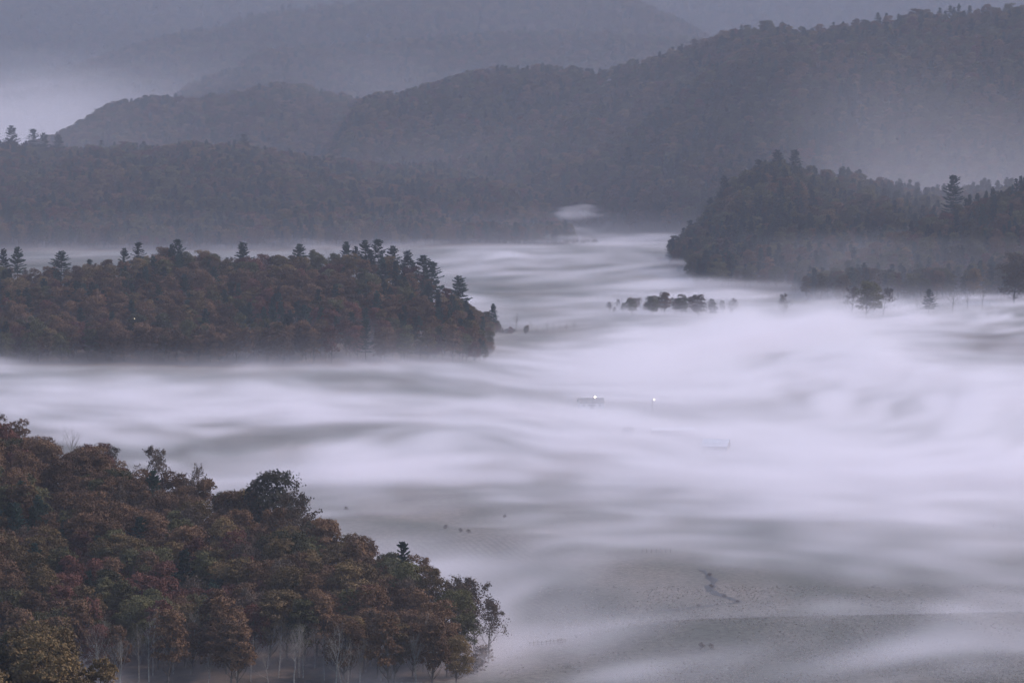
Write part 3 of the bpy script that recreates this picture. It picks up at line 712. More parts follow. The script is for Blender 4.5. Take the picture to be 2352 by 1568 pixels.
def empty(name, loc, rz=0):
    o = bpy.data.objects.new(name, None); col.objects.link(o); o.location = loc; o.rotation_euler = (0, 0, rz); o.empty_display_size = 1; return o
def building(name, px, py, L, W, H, rise, rz, wall_m, roof_m, label, cat, windows=0, lit=False, door=True, lean=0):
    x, y, z = hit(px, py); o = empty(name, (x, y, z - .1), rz); l, w, t, ov = L / 2, W / 2, .14, .35
    box('front_wall', (-l, -w, 0), (l, -w + t, H), wall_m, o); box('back_wall', (-l, w - t, 0), (l, w, H), wall_m, o)
    for sx in (-1, 1):
        x0 = sx * l; x1 = sx * (l - t); a, c = min(x0, x1), max(x0, x1)
        V = [(q, yy, zz) for q in (a, c) for yy, zz in ((-w + t + .003, 0), (w - t - .003, 0), (w - t - .003, H), (0, H + rise), (-w + t + .003, H))]
        part('gable_wall', V, [(4, 3, 2, 1, 0), (5, 6, 7, 8, 9)] + [(i, (i + 1) % 5, 5 + (i + 1) % 5, 5 + i) for i in range(5)], wall_m, o)
    k = rise / w
    for sy in (-1, 1):
        e = w + ov; V = []
        for xx in (-l - ov, l + ov):
            for yy, zz in ((0, H + rise + .06), (sy * e, H + rise - k * e + .06)):
                V += [(xx, yy, zz), (xx, yy, zz + .12)]
        rp = part('roof_panel', V, [(0, 2, 3, 1), (4, 5, 7, 6), (0, 4, 6, 2), (1, 3, 7, 5), (0, 1, 5, 4), (2, 6, 7, 3)], roof_m, o)
        n = max(2, int(L / 1.2))
        for i in range(1, n):                       # standing seams
            xx = -l + L * i / n; V = []
            for q in (xx - .03, xx + .03):
                for yy, zz in ((sy * .05, H + rise - k * .05 + .18), (sy * (e - .02), H + rise - k * (e - .02) + .18)):
                    V += [(q, yy, zz), (q, yy, zz + .05)]
            part('roof_seam', V, [(0, 2, 3, 1), (4, 5, 7, 6), (0, 4, 6, 2), (1, 3, 7, 5), (0, 1, 5, 4), (2, 6, 7, 3)], roof_m, rp)
    if door: box('door', (-.9 * min(1, L / 8), -w - .06, 0), (.9 * min(1, L / 8), -w - .003, min(H * .8, 2.8)), DARK, o)
    for i in range(windows):
        xx = -l + L * (i + .75) / (windows + .5)
        f = box('window', (xx - .5, -w - .07, H * .42), (xx + .5, -w - .004, H * .80), WHITE, o)
        box('pane', (xx - .4, -w - .09, H * .46), (xx + .4, -w - .073, H * .76), LIT if lit else DARK, f)
    return tag(o, label, cat)
building('barn', 1645, 1042, 10.5, 8, 3.6, 2.6, R(-14), BOARD, METALR, 'barn with pale gabled metal roof faint in the bright fog', 'barn', 2)
building('long_shed', 1546, 1000, 19, 6, 2.6, 1.0, R(3), BOARD, METALR, 'long low shed with pale roof in fog behind the barn', 'shed', 4)
building('shed', 1443, 1003, 4.2, 4, 3.0, 1.2, R(10), BOARD, GREYR, 'small dark shed left of the long low shed in fog', 'shed', 0)
building('farmhouse', 1357, 938, 12, 8, 3.2, 2.0, R(6), WHITE, GREYR, 'faint farmhouse in fog beside the bright yard lamp', 'house', 4)
building('cabin', 322, 738, 9, 6, 2.8, 1.8, R(0), BOARD, GREYR, 'cabin with a row of lit windows among trees of middle hill', 'cabin', 4, True)
def lamp_post(px, py, hgt, label, watts=0):
    x, y, z = hit(px, py); o = empty('lamp_post', (x, y, z))
    bar('pole', (0, 0, 0), (0, 0, hgt), .12, WOODM, o); bar('arm', (0, 0, hgt - .2), (.9, -.5, hgt + .1), .05, WOODM, o)
    tb = Tubes(); tb.tube([(1, -.55, hgt - .35), (1, -.55, hgt - .2), (1, -.55, hgt), (1, -.55, hgt + .15)], [.10, .30, .30, .08], 8)
    hd = np.concatenate(tb.V); part('lamp_head', hd, [tuple(map(int, f)) for f in np.concatenate(tb.F)] + [tuple(range(8)), tuple(range(24, 32))], LAMP, o)
    if watts:
        ld = bpy.data.lights.new('lamp_light', 'POINT'); ld.energy = watts; ld.color = (1., .84, .6); ld.shadow_soft_size = .4
        lo_ = bpy.data.objects.new('lamp_light', ld); col.objects.link(lo_); lo_.parent = o; lo_.location = (1, -.55, hgt - .6)
    return tag(o, label, 'street lamp')
lamp_post(1362, 948, 8, 'bright yard lamp glowing beside the farmhouse in fog')
LAMP = glow('small_lamp_glow', (1., .86, .62), 4)
lamp_post(1498, 950, 7, 'smaller lit lamp on a pole right of the yard lamp')
LAMP = glow('dim_lamp_glow', (1., .86, .62), 1.6)
lamp_post(184, 762, 8, 'single tiny lit lamp among the trees low on middle hill')
def fence(p0, p1, n, hgt, rails, label, tilt=.05, rail_r=.05):
    a = np.array(hit(*p0)); c = np.array(hit(*p1)); o = empty('fence', a); r = np.random.default_rng(int(p0[0])); tops = []
    for i in range(n):
        f = i / (n - 1); x, y = a[0] + (c[0] - a[0]) * f, a[1] + (c[1] - a[1]) * f; z = float(height(x, y))
        b0 = np.array((x, y, z - .1)) - a; b1 = b0 + np.array((tilt * r.normal(), tilt * r.normal(), hgt * (.85 + .3 * r.random()) + .1))
        bar('post', b0, b1, .10, WOODM, o); tops.append((b0, b1))
    for i in range(n - 1):
        for k in range(rails):
            f = (k + .8) / (rails + .35); bar('rail', tops[i][0] * (1 - f) + tops[i][1] * f + np.array((0, -.13, 0)), tops[i + 1][0] * (1 - f) + tops[i + 1][1] * f + np.array((0, -.13, .0)), rail_r, WOODM, o, 4)
    return tag(o, label, 'fence')
fence((1217, 1484), (1292, 1478), 9, 1.25, 2, 'short broken post and rail fence in the misty meadow, bottom centre', .12)
fence((1474, 1270), (1540, 1268), 7, 1.3, 1, 'distant faint fence in the meadow above the creek', .1, .04)
fence((2262, 1208), (2420, 1228), 9, 1.6, 2, 'nearer post fence at the right edge in fog', .08, .035)
fence((2268, 1178), (2420, 1192), 8, 1.7, 2, 'farther post fence at the right edge in fog', .08, .035)
# round feeder at the end of the broken fence
x, y, z = hit(1290, 1478); o = empty('hay_feeder', (x, y, z))
for hh in (.15, .6, 1.15):
    a = np.linspace(0, 2 * math.pi, 13); tb = Tubes(); tb.tube(np.stack([1.1 * np.cos(a), 1.1 * np.sin(a), 0 * a + hh], 1), [.05] * 13, 4)
    part('hoop', np.concatenate(tb.V), [tuple(map(int, f)) for f in np.concatenate(tb.F)], WOODM, o)
for i in range(10):
    bar('bar', (1.1 * math.cos(i * .628), 1.1 * math.sin(i * .628), 0), (1.1 * math.cos(i * .628), 1.1 * math.sin(i * .628), 1.2), .04, WOODM, o, 4)
tag(o, 'dark round hay feeder at the right end of the broken fence', 'feeder')
# twiggy shrubs along the ditch and by the foot of the middle hill
SH = [bare(400 + i, 2.6, .75, 260, .12, BARK) for i in range(3)]
def shrub(px, py, hgt, label, group, j, leafy=True):
    x, y, z = hit(px, py); o = empty('shrub', (x, y, z - .05), j * 1.3); o.scale = (hgt / 2.6 * (2.2 if hgt < 1.3 else 1.35),) * 2 + (hgt / 2.6,)
    for nm, me in zip(('stem', 'branches', 'foliage')[:3 if leafy else 2], SH[j % 3]):
        if not me.materials: me.materials.append(LEAF['beech'])
        q = bpy.data.objects.new(nm, me); col.objects.link(q); q.parent = o
    tag(o, label, 'shrub', group)
r_ = np.random.default_rng(5)
DP = [(1630, 1322), (1634, 1348), (1662, 1371), (1694, 1383), (1648, 1389), (1606, 1393)]
for j, (px, py) in enumerate(DP): shrub(px, py, .55 + .4 * r_.random(), '%s brown shrub from the top along the winding creek' % ORD[j], 'shrubs along the creek', j)
def creek():
    P = np.array([hit(px, py) for px, py in ((1612, 1308), (1626, 1320), (1642, 1334), (1630, 1347), (1634, 1358), (1656, 1368), (1688, 1378), (1700, 1383), (1672, 1387), (1640, 1390), (1600, 1395), (1550, 1400), (1490, 1404))])[:, :2]
    t = np.linspace(0, len(P) - 1, 130); k = np.arange(len(P)); q = np.stack([np.interp(t, k, P[:, 0]), np.interp(t, k, P[:, 1])], 1)
    q[2:-2] = sum(q[i:len(q) - 4 + i] for i in range(5)) / 5; q[:, 0] += 1.1 * (fbm(q[:, 1] / 4, q[:, 0] / 4, 3, 3) - .5)
    d = np.gradient(q, axis=0); nr = np.stack([-d[:, 1], d[:, 0]], 1); nr /= np.linalg.norm(nr, axis=1, keepdims=True) + 1e-9
    w = .25 + 1.3 * vnoise(t * 1.7, t * 0, 8) ** 1.5; V = []
    for m in (-1, -.4, .4, 1):
        e_ = q + nr * (w * m * (1 + .5 * vnoise(t * 3, t * 0 + m * 7, 9)))[:, None]; V.append(np.stack([e_[:, 0], e_[:, 1], height(e_[:, 0], e_[:, 1]) + .10], 1))
    V = np.stack(V, 1).reshape(-1, 3); i = np.arange(129)[:, None] * 4 + np.arange(3)[None, :]
    me = np_mesh('creek', V, np.stack([i, i + 1, i + 5, i + 4], -1).reshape(-1, 4), smooth=True); me.materials.append(flat_mat('wet_bank', (.035, .03, .026), (.012, .011, .010), .6, .8))
    o = bpy.data.objects.new('creek', me); col.objects.link(o); tag(o, kind='structure')
creek()
for j, px in enumerate((1206, 1232, 1246, 1258, 1272, 1286, 1300, 1318)): shrub(px, 764 - j, 4.5 + 3 * r_.random(), '%s leafless shrub from left in the brush beyond the middle hill' % ORD[j], 'brush beyond the middle hill', j, False)
shrub(1612, 1584 * .94, 1.5, 'lone shrub clump in the foreground meadow below the creek', 'lone shrubs', 1); shrub(1632, 1490, 1.3, 'smaller shrub right of the lone foreground clump', 'lone shrubs', 2)
for j, (px, py) in enumerate(((1024, 1214), (1058, 1222), (1075, 1224), (795, 1172), (1160, 1190))): shrub(px, py, 1.3, '%s bush from left on the swell behind the nearest hill' % ORD[[1, 2, 3, 0, 4][j]], 'bushes on the swell', j)
for j, (px, py) in enumerate(((1104, 1530), (1092, 1545), (1110, 1516), (1075, 1552), (1050, 1556))): shrub(px, py, 3.0 + r_.random() * 1.5, '%s dark bush from the right at the right tip of nearest wood' % ORD[[1, 2, 0, 3, 4][j]], 'bushes at the tip of the wood', j)
# pale track along the foot of the middle hill
def track():
    pts = []
    for px, D in zip(np.linspace(985, 1330, 24), np.linspace(2190, 2600, 24)):
        x = (px - CX) / F * D; pts.append((x, D))
    pts = np.array(pts); d = np.gradient(pts, axis=0); nrm = np.stack([-d[:, 1], d[:, 0]], 1); nrm /= np.linalg.norm(nrm, axis=1, keepdims=True)
    V = []; W_ = 6
    for k in range(W_): 
        q = pts + nrm * (k / (W_ - 1) - .5) * 4.5; V.append(np.stack([q[:, 0], q[:, 1], height(q[:, 0], q[:, 1]) + .25], 1))
    V = np.stack(V, 1).reshape(-1, 3); i = np.arange(23)[:, None] * W_ + np.arange(W_ - 1)[None, :]
    me = np_mesh('dirt_track', V, np.stack([i, i + 1, i + W_ + 1, i + W_], -1).reshape(-1, 4), smooth=True)
    me.materials.append(flat_mat('dry_grass_track', (.17, .155, .13), (.10, .095, .075), .95, .3))
    o = bpy.data.objects.new('dirt_track', me); col.objects.link(o); tag(o, kind='structure')
track()
# rough frosted grass over the near meadow
def grass_field():
    r = np.random.default_rng(9); n = 42
    a = r.random(n) * 6.28; ln = .35 + .4 * r.random(n); bx = r.normal(size=(n, 2)) * .28
    V = []
    for k in range(n):
        t = np.array((math.cos(a[k]), math.sin(a[k]))); s_ = np.array((-t[1], t[0])) * .05; p = bx[k]
        V += [(*(p - s_), 0), (*(p + s_), 0), (*(p + t * ln[k] * .4 + s_ * .6), ln[k] * .8), (*(p + t * ln[k] * .6 - s_ * .3), ln[k])]
    tm = np_mesh('grass_tuft', np.array(V), np.arange(n * 4).reshape(-1, 4), {'tint': np.repeat(r.random(n), 4)})
    tm.materials.append(leaf_mat('dry_grass', [(.13, .125, .10), (.20, .18, .15), (.28, .25, .22), (.17, .15, .125)]))
    tc_ = bpy.data.collections.new('grass_shapes'); to = bpy.data.objects.new('tuft', tm); tc_.objects.link(to)
    N_ = 90000; Y = 805 + (1010 - 805) * r.random(N_) ** 1.6; X = (r.random(N_) * 2 - 1) * (Y * .147 * 1.12 + 5)
    z, who = height(X, Y, True)
    f = fbm(X / 7, Y / 16, 44, 4) * .6 + .4 * fbm(X / 40, Y / 40, 45, 2); keep = (who < 0) & (f + .08 * r.normal(size=N_) > .53); X, Y, z, f = X[keep], Y[keep], z[keep], f[keep]
    me = bpy.data.meshes.new('grass'); me.vertices.add(len(X)); me.vertices.foreach_set('co', np.stack([X, Y, z - .03], 1).astype(np.float32).ravel())
    for nm, ty, v in (('shape', 'INT', np.zeros(len(X), np.int32)), ('turn', 'FLOAT', (r.random(len(X)) * 6.28).astype(np.float32)), ('girth', 'FLOAT', np.ones(len(X), np.float32)), ('size', 'FLOAT', (.22 + .28 * r.random(len(X)) ** 2).astype(np.float32))):
        me.attributes.new(nm, ty, 'POINT').data.foreach_set('value', v)
    g = GN.copy(); [q for q in g.nodes if q.type == 'COLLECTION_INFO'][0].inputs[0].default_value = tc_
    o = bpy.data.objects.new('grass', me); col.objects.link(o); o.modifiers.new('grass', 'NODES').node_group = g
    tag(o, 'rough frosted grass tufts over the foreground meadow', 'grass', kind='stuff')
grass_field()

# ------------------------------------------------------------------ fog banks lying in the valley
def lattice(shape, cells, seed):
    """smooth 3D noise of mean 0 on a grid, with so many cells along each axis"""
    r = np.random.default_rng(seed); a = r.normal(size=[int(c) + 4 for c in cells]).astype(np.float32)
    for ax in range(3):
        n = shape[ax]; u = np.linspace(0, cells[ax], n) + 1.0 + r.random()
        i = np.floor(u).astype(int); f = (u - i).astype(np.float32)
        w = [(1 - f) ** 3 / 6, (3 * f ** 3 - 6 * f ** 2 + 4) / 6, (-3 * f ** 3 + 3 * f ** 2 + 3 * f + 1) / 6, f ** 3 / 6]
        m = np.zeros((n, a.shape[ax]), np.float32)
        for k in range(4): m[np.arange(n), np.clip(i - 1 + k, 0, a.shape[ax] - 1)] += w[k]
        a = np.moveaxis(np.tensordot(m, a, (1, ax)), 0, ax)
    return a / a.std()
def drift(a, sh):
    """slide a noise field along y by sh(x,y) cells, so that its streaks bend"""
    ny = a.shape[1]; j = np.clip(np.arange(ny)[None, :] + sh, 0, ny - 1.001); i = np.floor(j).astype(int); f = (j - i).astype(np.float32)[..., None]
    x = np.arange(a.shape[0])[:, None]
    return a[x, i] * (1 - f) + a[x, np.minimum(i + 1, ny - 1)] * f
def fog_mat(name, color, aniso, rate):
    m = bpy.data.materials.new(name); m.use_nodes = True; n = m.node_tree.nodes; n.remove(n['Principled BSDF'])
    v = n.new('ShaderNodeVolumePrincipled'); v.inputs['Color'].default_value = (*color, 1); v.inputs['Anisotropy'].default_value = aniso
    v.inputs['Density'].default_value = 1.0
    m.node_tree.links.new(v.outputs[0], n['Material Output'].inputs['Volume'])
    m.cycles.volume_step_rate = rate
    return m
GRIDK = 1000.0
FOGC = (.98, .928, .985)
HAZEC, HAZED = (.375, .395, .48), 0.84e-4
def fog_volume(name, label, lo, hi, res, dens, rate):
    """a closed bank of fog: its grid of densities becomes a volume"""
    nx, ny, nz = res
    gx, gy, gz = [np.linspace(lo[k], hi[k], res[k]).astype(np.float32) for k in range(3)]
    A = np.stack(np.meshgrid(gx, gy, gz, indexing='ij'), -1).reshape(-1, 3)
    me = bpy.data.meshes.new(name); me.vertices.add(len(A)); me.vertices.foreach_set('co', A.ravel())
    a = me.attributes.new('dens', 'FLOAT', 'POINT'); a.data.foreach_set('value', (dens * GRIDK).astype(np.float32).ravel())   # kept well above the renderer's clipping of thin voxels
    o = bpy.data.objects.new(name, me); col.objects.link(o)
    g = bpy.data.node_groups.new(name, 'GeometryNodeTree')
    g.interface.new_socket('Geometry', in_out='INPUT', socket_type='NodeSocketGeometry'); g.interface.new_socket('Geometry', in_out='OUTPUT', socket_type='NodeSocketGeometry')
    n = g.nodes; l = g.links; gi = n.new('NodeGroupInput'); go_ = n.new('NodeGroupOutput')
    vc = n.new('GeometryNodeVolumeCube'); vc.inputs['Min'].default_value = lo; vc.inputs['Max'].default_value = hi
    for k, q in zip(('Resolution X', 'Resolution Y', 'Resolution Z'), res): vc.inputs[k].default_value = q
    vc.inputs['Background'].default_value = 0.0
    p = n.new('GeometryNodeInputPosition'); sx = n.new('ShaderNodeSeparateXYZ'); l.new(p.outputs[0], sx.inputs[0])
    idx = None
    for k in range(3):
        mr = n.new('ShaderNodeMapRange'); mr.clamp = True
        mr.inputs[1].default_value = lo[k]; mr.inputs[2].default_value = hi[k]; mr.inputs[3].default_value = 0; mr.inputs[4].default_value = res[k] - 1
        l.new(sx.outputs[k], mr.inputs[0])
        fi = n.new('FunctionNodeFloatToInt'); fi.rounding_mode = 'ROUND'; l.new(mr.outputs[0], fi.inputs[0])
        im = n.new('FunctionNodeIntegerMath'); im.operation = 'MULTIPLY_ADD'
        if k == 0: idx = fi.outputs[0]
        else:
            l.new(idx, im.inputs[0]); im.inputs[1].default_value = res[k]; l.new(fi.outputs[0], im.inputs[2]); idx = im.outputs[0]
    na = n.new('GeometryNodeInputNamedAttribute'); na.data_type = 'FLOAT'; na.inputs[0].default_value = 'dens'
    si = n.new('GeometryNodeSampleIndex'); si.data_type = 'FLOAT'; si.domain = 'POINT'
    l.new(gi.outputs[0], si.inputs['Geometry']); l.new(na.outputs[0], si.inputs['Value']); l.new(idx, si.inputs['Index'])
    l.new(si.outputs[0], vc.inputs['Density'])
    sm = n.new('GeometryNodeSetMaterial'); fm = fog_mat(name, FOGC, .0, rate); fm.node_tree.nodes['Principled Volume'].inputs['Density'].default_value = 1.0 / GRIDK; sm.inputs['Material'].default_value = fm; me.materials.append(fm)
    l.new(vc.outputs[0], sm.inputs[0]); l.new(sm.outputs[0], go_.inputs[0])
    md = o.modifiers.new('fog', 'NODES'); md.node_group = g
    tag(o, label, 'fog', kind='stuff')
    return o
def spread_map(ctrl, PX, PY, sx, sy, p=2.2):
    """weights of the control places, smooth in between"""
    num = 0; den = 0
    for (x, y, *v) in ctrl:
        w = 1.0 / (((PX - x) / sx) ** 2 + ((PY - y) / sy) ** 2 + .02) ** (p / 2)
        num = num + w[..., None] * np.array(v, np.float32); den = den + w
    return num / den[..., None]
# place on the picture's ground plane -> (thickness of the bank in m, density, raggedness)
CTRL = [(1300, 1560, 3, .30), (1800, 1560, 3, .30), (2300, 1540, 3, .34), (700, 1560, 3, .06), (400, 1565, 2, .05), (1000, 1550, 3, .08), (1250, 1485, 3, .3), (1150, 1440, 5, .9), (1350, 1446, 4, .8), (1600, 1425, 3, .5),
 (2000, 1402, 3, .3), (2300, 1400, 3, .3), (1180, 1380, 5, .45), (1400, 1350, 4, .18), (1700, 1340, 3, .10), (2100, 1330, 3, .11), (1500, 1300, 3, .12), (1900, 1300, 3, .13), (1900, 1480, 3, .26), (2340, 1300, 4, .22), (1250, 1290, 4, .20), (1000, 1215, 3, .06), (1150, 1255, 3, .08), (1080, 1230, 3, .05), (930, 1195, 3, .06), (850, 1180, 4, .12),
 (1400, 1225, 5, .55), (1700, 1240, 5, .50), (2000, 1250, 5, .40), (2300, 1210, 5, .6), (1000, 1125, 7, 1.5), (900, 1130, 6, 1.2), (1200, 1165, 6, 1.1), (1400, 1130, 7, 1.4), (1600, 1170, 6, 1.1), (1800, 1130, 8, 1.4), (2300, 1060, 10, 1.5), (2100, 1150, 7, 1.1),
 (1400, 1010, 8, 1.0), (1500, 960, 7, .85), (1640, 1050, 5, .55), (1550, 1005, 5, .5), (1600, 1120, 8, 1.), (1700, 960, 9, 1.1), (1700, 900, 9, 1.1), (2000, 850, 11, 1.4), (1950, 1000, 10, 1.4), (2300, 930, 13, 1.6), (800, 1080, 8, 1.5), (600, 1030, 8, 1.3), (300, 985, 8, 1.05), (100, 930, 7, .7), (700, 950, 7, .8), (1000, 1020, 8, 1.25), (1150, 940, 7, .85), (1200, 1080, 8, 1.3),
 (40, 885, 5, .28), (300, 895, 6, .5), (600, 900, 5, .35), (400, 845, 3, .10), (650, 850, 3, .05), (900, 890, 5, .40), (850, 845, 4, .10), (1100, 860, 5, .30), (1080, 815, 4, .1), (1300, 800, 6, .40), (1250, 770, 4, .12), (1450, 760, 9, .9), (1500, 860, 8, .9), (1700, 770, 10, 1.3), (1900, 750, 10, 1.2),
 (2100, 735, 7, .8), (2300, 730, 6, .5), (2260, 800, 4, .08), (2345, 815, 4, .08), (2130, 795, 6, .35), (1350, 705, 5, .18), (1250, 715, 4, .06), (1200, 690, 3, .04), (1600, 720, 4, .3), (1800, 720, 4, .3), (1500, 722, 4, .3), (2000, 712, 4, .35), (2300, 712, 4, .3), (2100, 685, 3, .04), (1800, 680, 3, .06),
 (-300, 950, 8, .6), (-300, 1100, 8, .7), (2700, 900, 12, 1.2), (2700, 1200, 6, .5), (2700, 750, 7, .5), (100, 830, 4, .18), (300, 800, 3, .06), (200, 850, 3, .14), (500, 850, 3, .05), (750, 862, 3, .05), (950, 852, 3, .06), (500, 880, 4, .16), (800, 878, 4, .12), (700, 800, 4, .06), (1300, 670, 4, .12), (1500, 675, 5, .4), (1900, 670, 3, .02)]
def near_fog():
    lo, hi, res = (-470., 790., -3.), (470., 3150., 36.), (330, 600, 48)
    gx, gy, gz = [np.linspace(lo[k], hi[k], res[k]) for k in range(3)]
    X, Y = np.meshgrid(gx, gy, indexing='ij'); G = height(X, Y); G0 = np.minimum(G, 14)
    px, py = to_px(X, Y, np.zeros_like(X) + 4)
    M = spread_map(CTRL, px, py, 190, 60)
    top, den = M[..., 0], M[..., 1]
    r2 = (res[0], res[1], 1)
    wp = (30 * np.sin(X / 120 + 1.0) + 18 * np.sin(X / 53 + Y / 300) + 44 * (fbm(X / 150, Y / 260, 61, 3) - .5)) * 4.6 / ((hi[1] - lo[1]) / res[1]) * .9
    def flat(cx_, cy_, sd): 
        q = drift(lattice((res[0], res[1], 2), (cx_, cy_, 1), sd), wp)[..., 0]; return q / q.std()
    n1 = flat(13, 34, 1)
    z = (gz[None, None, :] - G[..., None] * .55)
    dn = den[..., None]; hgt = top[..., None] * .62 * np.clip(1 + .35 * n1, .3, 2)[..., None]
    big = flat(9, 26, 5); wv_ = .6 * flat(24, 84, 2) + .5 * flat(46, 150, 3) + .35 * flat(80, 240, 4)
    wv_ = wv_ / wv_.std()
    d = .025 * np.minimum(dn, 1.25) * np.exp(-np.clip(z, 0, 99) / np.maximum(hgt, .8)) * np.clip(.58 + .25 * dn + .18 * n1[..., None] + .38 * wv_[..., None], .03 + .34 * np.minimum(dn, 1), 2.2)
    for k, (zf, amp) in enumerate(((.35, .026), (.75, .030), (1.15, .030), (1.6, .022), (2.1, .014))):     # sheets, each with its own torn pattern
        q = .55 * flat(18 + 3 * k, 70 + 9 * k, 30 + k) + .55 * flat(38 + 4 * k, 140 + 12 * k, 40 + k) + .40 * flat(72, 230, 50 + k) + .35 * n1
        q = q / q.std(); lift = .8 * flat(16, 40, 60 + k)
        w = np.clip(q - (.15 + .30 * k * .5), 0, 2.2) ** 1.1
        zc = top * .62 * zf + lift
        d = d + (amp * np.minimum(den, 1.25) * w)[..., None] * np.exp(-((z - zc[..., None]) / (1.15 + .2 * k)) ** 2)
    d = d + .0030 * (dn + .25) * np.exp(-np.clip(gz[None, None, :] - .35 * G[..., None], 0, 99) / 9.0) * np.clip(1 + .4 * n1[..., None], .05, 2)
    ft = sstep(1880, 2010, Y) * sstep(2330, 2130, Y) * sstep(20, -40, X) * np.clip(.7 + .6 * big + .3 * n1, 0, 2)
    d = d + (.0042 * ft)[..., None] * np.exp(-np.clip(gz[None, None, :] - .55 * G[..., None], 0, 99) / 7.0)
    d = d * sstep(hi[2] - 1, hi[2] - 9, gz)[None, None, :]
    d = np.where(gz[None, None, :] < G[..., None] - 2.5, 0, d)
    d = np.maximum(d - 1.3e-4, 0)
    edge = np.minimum(sstep(lo[0], lo[0] + 30, X) * sstep(hi[0], hi[0] - 30, X), sstep(lo[1], lo[1] + 20, Y) * sstep(hi[1], hi[1] - 150, Y))
    return fog_volume('fog_bank', 'pale lavender fog bank filling the flat valley floor', lo, hi, res, d * edge[..., None], 9.0)
near_fog()
CTRL2 = [(900, 524, 8, .9), (820, 532, 6, .5), (1000, 528, 7, .8), (1100, 534, 7, .5), (1300, 546, 8, .9), (1400, 552, 7, .8), (1000, 556, 4, .12), (1000, 590, 4, .06), (900, 560, 5, .25), (1150, 575, 6, .30), (1200, 600, 7, .30), (1400, 600, 10, .9), (1550, 645, 9, .9), (1150, 655, 5, .12), (1170, 628, 11, 1.), (1300, 625, 8, .7), (1600, 590, 6, .5), (1650, 610, 3, .04),
  (1750, 640, 4, .06), (2000, 640, 4, .05), (2300, 640, 4, .05), (700, 540, 4, .08), (400, 560, 4, .03), (0, 560, 4, .03), (1800, 560, 4, .02), (1300, 518, 3, .02), (1500, 522, 3, .02), (1000, 508, 3, .01), (700, 620, 4, .05), (200, 640, 4, .05), (1300, 660, 6, .35), (1250, 690, 4, .1), (1450, 660, 9, .9), (1350, 575, 5, .3), (1500, 580, 5, .25)]
def mid_fog():
    lo, hi, res = (-900., 2900., -3.), (900., 6200., 60.), (320, 420, 42)
    gx, gy, gz = [np.linspace(lo[k], hi[k], res[k]) for k in range(3)]
    X, Y = np.meshgrid(gx, gy, indexing='ij'); G = height(X, Y)
    px, py = to_px(X, Y, np.zeros_like(X) + 4)
    M = spread_map(CTRL2, px, py, 150, 30); top, den = M[..., 0], M[..., 1]
    wp = 14 * np.sin(X / 150 + 2.0) + 10 * np.sin(X / 70 + Y / 400)
    n1 = drift(lattice(res, (10, 34, 2), 11), wp); n2 = drift(lattice(res, (26, 80, 5), 12), wp) + .5 * drift(lattice(res, (60, 140, 9), 13), wp)
    n1 = n1 / n1.std(); n2 = n2 / n2.std()
    z = gz[None, None, :] - G[..., None] * .6
    def flat(cx_, cy_, sd): 
        q = drift(lattice((res[0], res[1], 2), (cx_, cy_, 1), sd), wp)[..., 0]; return q / q.std()
    dn = den[..., None]
    d = .0024 * dn * np.exp(-np.clip(z, 0, 99) / np.maximum(top[..., None] * .7, 1)) * np.clip(.7 + .4 * flat(14, 40, 6)[..., None], .05, 2)
    for k, zf in enumerate((.4, .9, 1.5, 2.2)):
        q = .55 * flat(20 + 3 * k, 60 + 9 * k, 130 + k) + .5 * flat(44 + 4 * k, 120 + 12 * k, 140 + k) + .3 * flat(90, 190, 150 + k) + .4 * n1[..., 3]
        w = np.clip(q / q.std() - (.35 + .12 * k), 0, 2.2) ** 1.1
        d = d + (.0085 * den * w)[..., None] * np.exp(-((z - (top * zf + flat(14, 30, 160 + k))[..., None]) / (1.9 + .3 * k)) ** 2)
    # soft air pooled over the whole floor
    d = d + np.maximum(.00075 * sstep(3300, 4600, Y), .0026 * sstep(150, 330, X) * sstep(2800, 2930, Y) * sstep(4300, 3500, Y))[..., None] * np.exp(-np.clip(gz[None, None, :] - .3 * G[..., None], 0, 99) / 24.0) * sstep(59, 44, gz)[None, None, :]
    # a small puff floating in front of the far slope
    pc = at(1340, 492, 5000.); 
    q = ((X[..., None] - pc[0]) / 42) ** 2 + ((Y[..., None] - pc[1]) / 60) ** 2 + ((gz[None, None, :] - pc[2]) / 12) ** 2
    d = d + .0065 * sstep(1.15, -.2, q + .55 * lattice(res, (100, 90, 12), 17) + .25 * lattice(res, (50, 60, 6), 18)) * sstep(pc[2] - 13, pc[2] + 2, gz)[None, None, :]
    d = np.where(gz[None, None, :] < G[..., None] - 4, 0, d); d = np.maximum(d - 7e-5, 0)
    edge = sstep(lo[0], lo[0] + 60, X) * sstep(hi[0], hi[0] - 60, X) * sstep(lo[1], lo[1] + 90, Y) * sstep(hi[1], hi[1] - 900, Y)
    return fog_volume('fog_bank', 'streaks of pale mist drifting over the farther valley floor', lo, hi, res, d * edge[..., None], 22.0)
mid_fog()
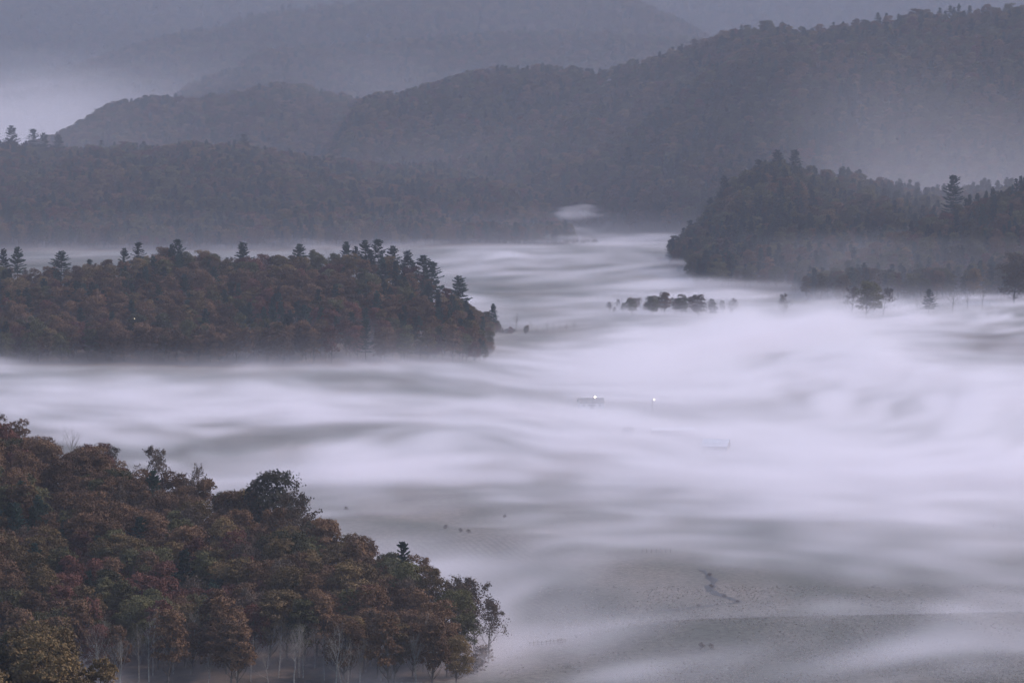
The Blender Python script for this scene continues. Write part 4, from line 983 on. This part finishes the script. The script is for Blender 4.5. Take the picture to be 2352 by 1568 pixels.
def far_fog():
    lo, hi, res = (-2400., 3350., -5.), (2400., 14000., 420.), (130, 142, 56)
    gx, gy, gz = [np.linspace(lo[k], hi[k], res[k]) for k in range(3)]
    X, Y = np.meshgrid(gx, gy, indexing='ij'); G = height(X, Y)
    n1 = lattice(res, (10, 10, 3), 21); n2 = lattice(res, (24, 26, 6), 22)
    floor = far_floor(Y)
    z = gz[None, None, :] - floor[..., None] - .25 * (G - floor)[..., None]
    zt = 62.0 * np.clip(1 + .35 * n1 + .15 * n2, .2, 2)
    d = .00068 * np.exp(-np.clip(z, 0, 999) / zt * 1.3) * np.clip(.9 + .35 * n1 + .2 * n2, .1, 2)
    # a brighter pool of mist on the left, beyond the left ridge
    q = sstep(-780, -1250, X) * sstep(7900, 8500, Y) * sstep(11000, 9800, Y)
    d = d + (.0012 * q)[..., None] * sstep(1.25, .2, z / (120 * (1 + .25 * n1)))
    d = np.where(gz[None, None, :] < G[..., None] - 12, 0, d); d = np.maximum(d - 1.2e-5, 0)
    edge = sstep(lo[0], lo[0] + 200, X) * sstep(hi[0], hi[0] - 200, X) * np.maximum(sstep(4600, 5700, Y), .8 * sstep(3380, 3560, Y) * sstep(250, 420, X)) * sstep(hi[1], hi[1] - 900, Y)
    return fog_volume('fog_bank', 'thin grey mist hanging between the distant wooded ridges', lo, hi, res, d * edge[..., None], 22.0)
far_fog()
# even haze round everything
def haze_box():
    V = np.array([(x, y, z) for x in (-6200, 6200) for y in (-600, 18200) for z in (-8, 1010)], float)
    Fq = np.array([(0, 1, 3, 2), (4, 6, 7, 5), (0, 4, 5, 1), (2, 3, 7, 6), (0, 2, 6, 4), (1, 5, 7, 3)])
    me = np_mesh('haze', V, Fq); m = fog_mat('haze', HAZEC, 0, 1); m.node_tree.nodes['Principled Volume'].inputs['Density'].default_value = HAZED
    me.materials.append(m); o = bpy.data.objects.new('haze', me); col.objects.link(o)
    tag(o, 'blue-grey morning haze filling the whole valley', 'haze', kind='stuff')
haze_box()
print('fog', time.time() - T0)
print('done', time.time() - T0)
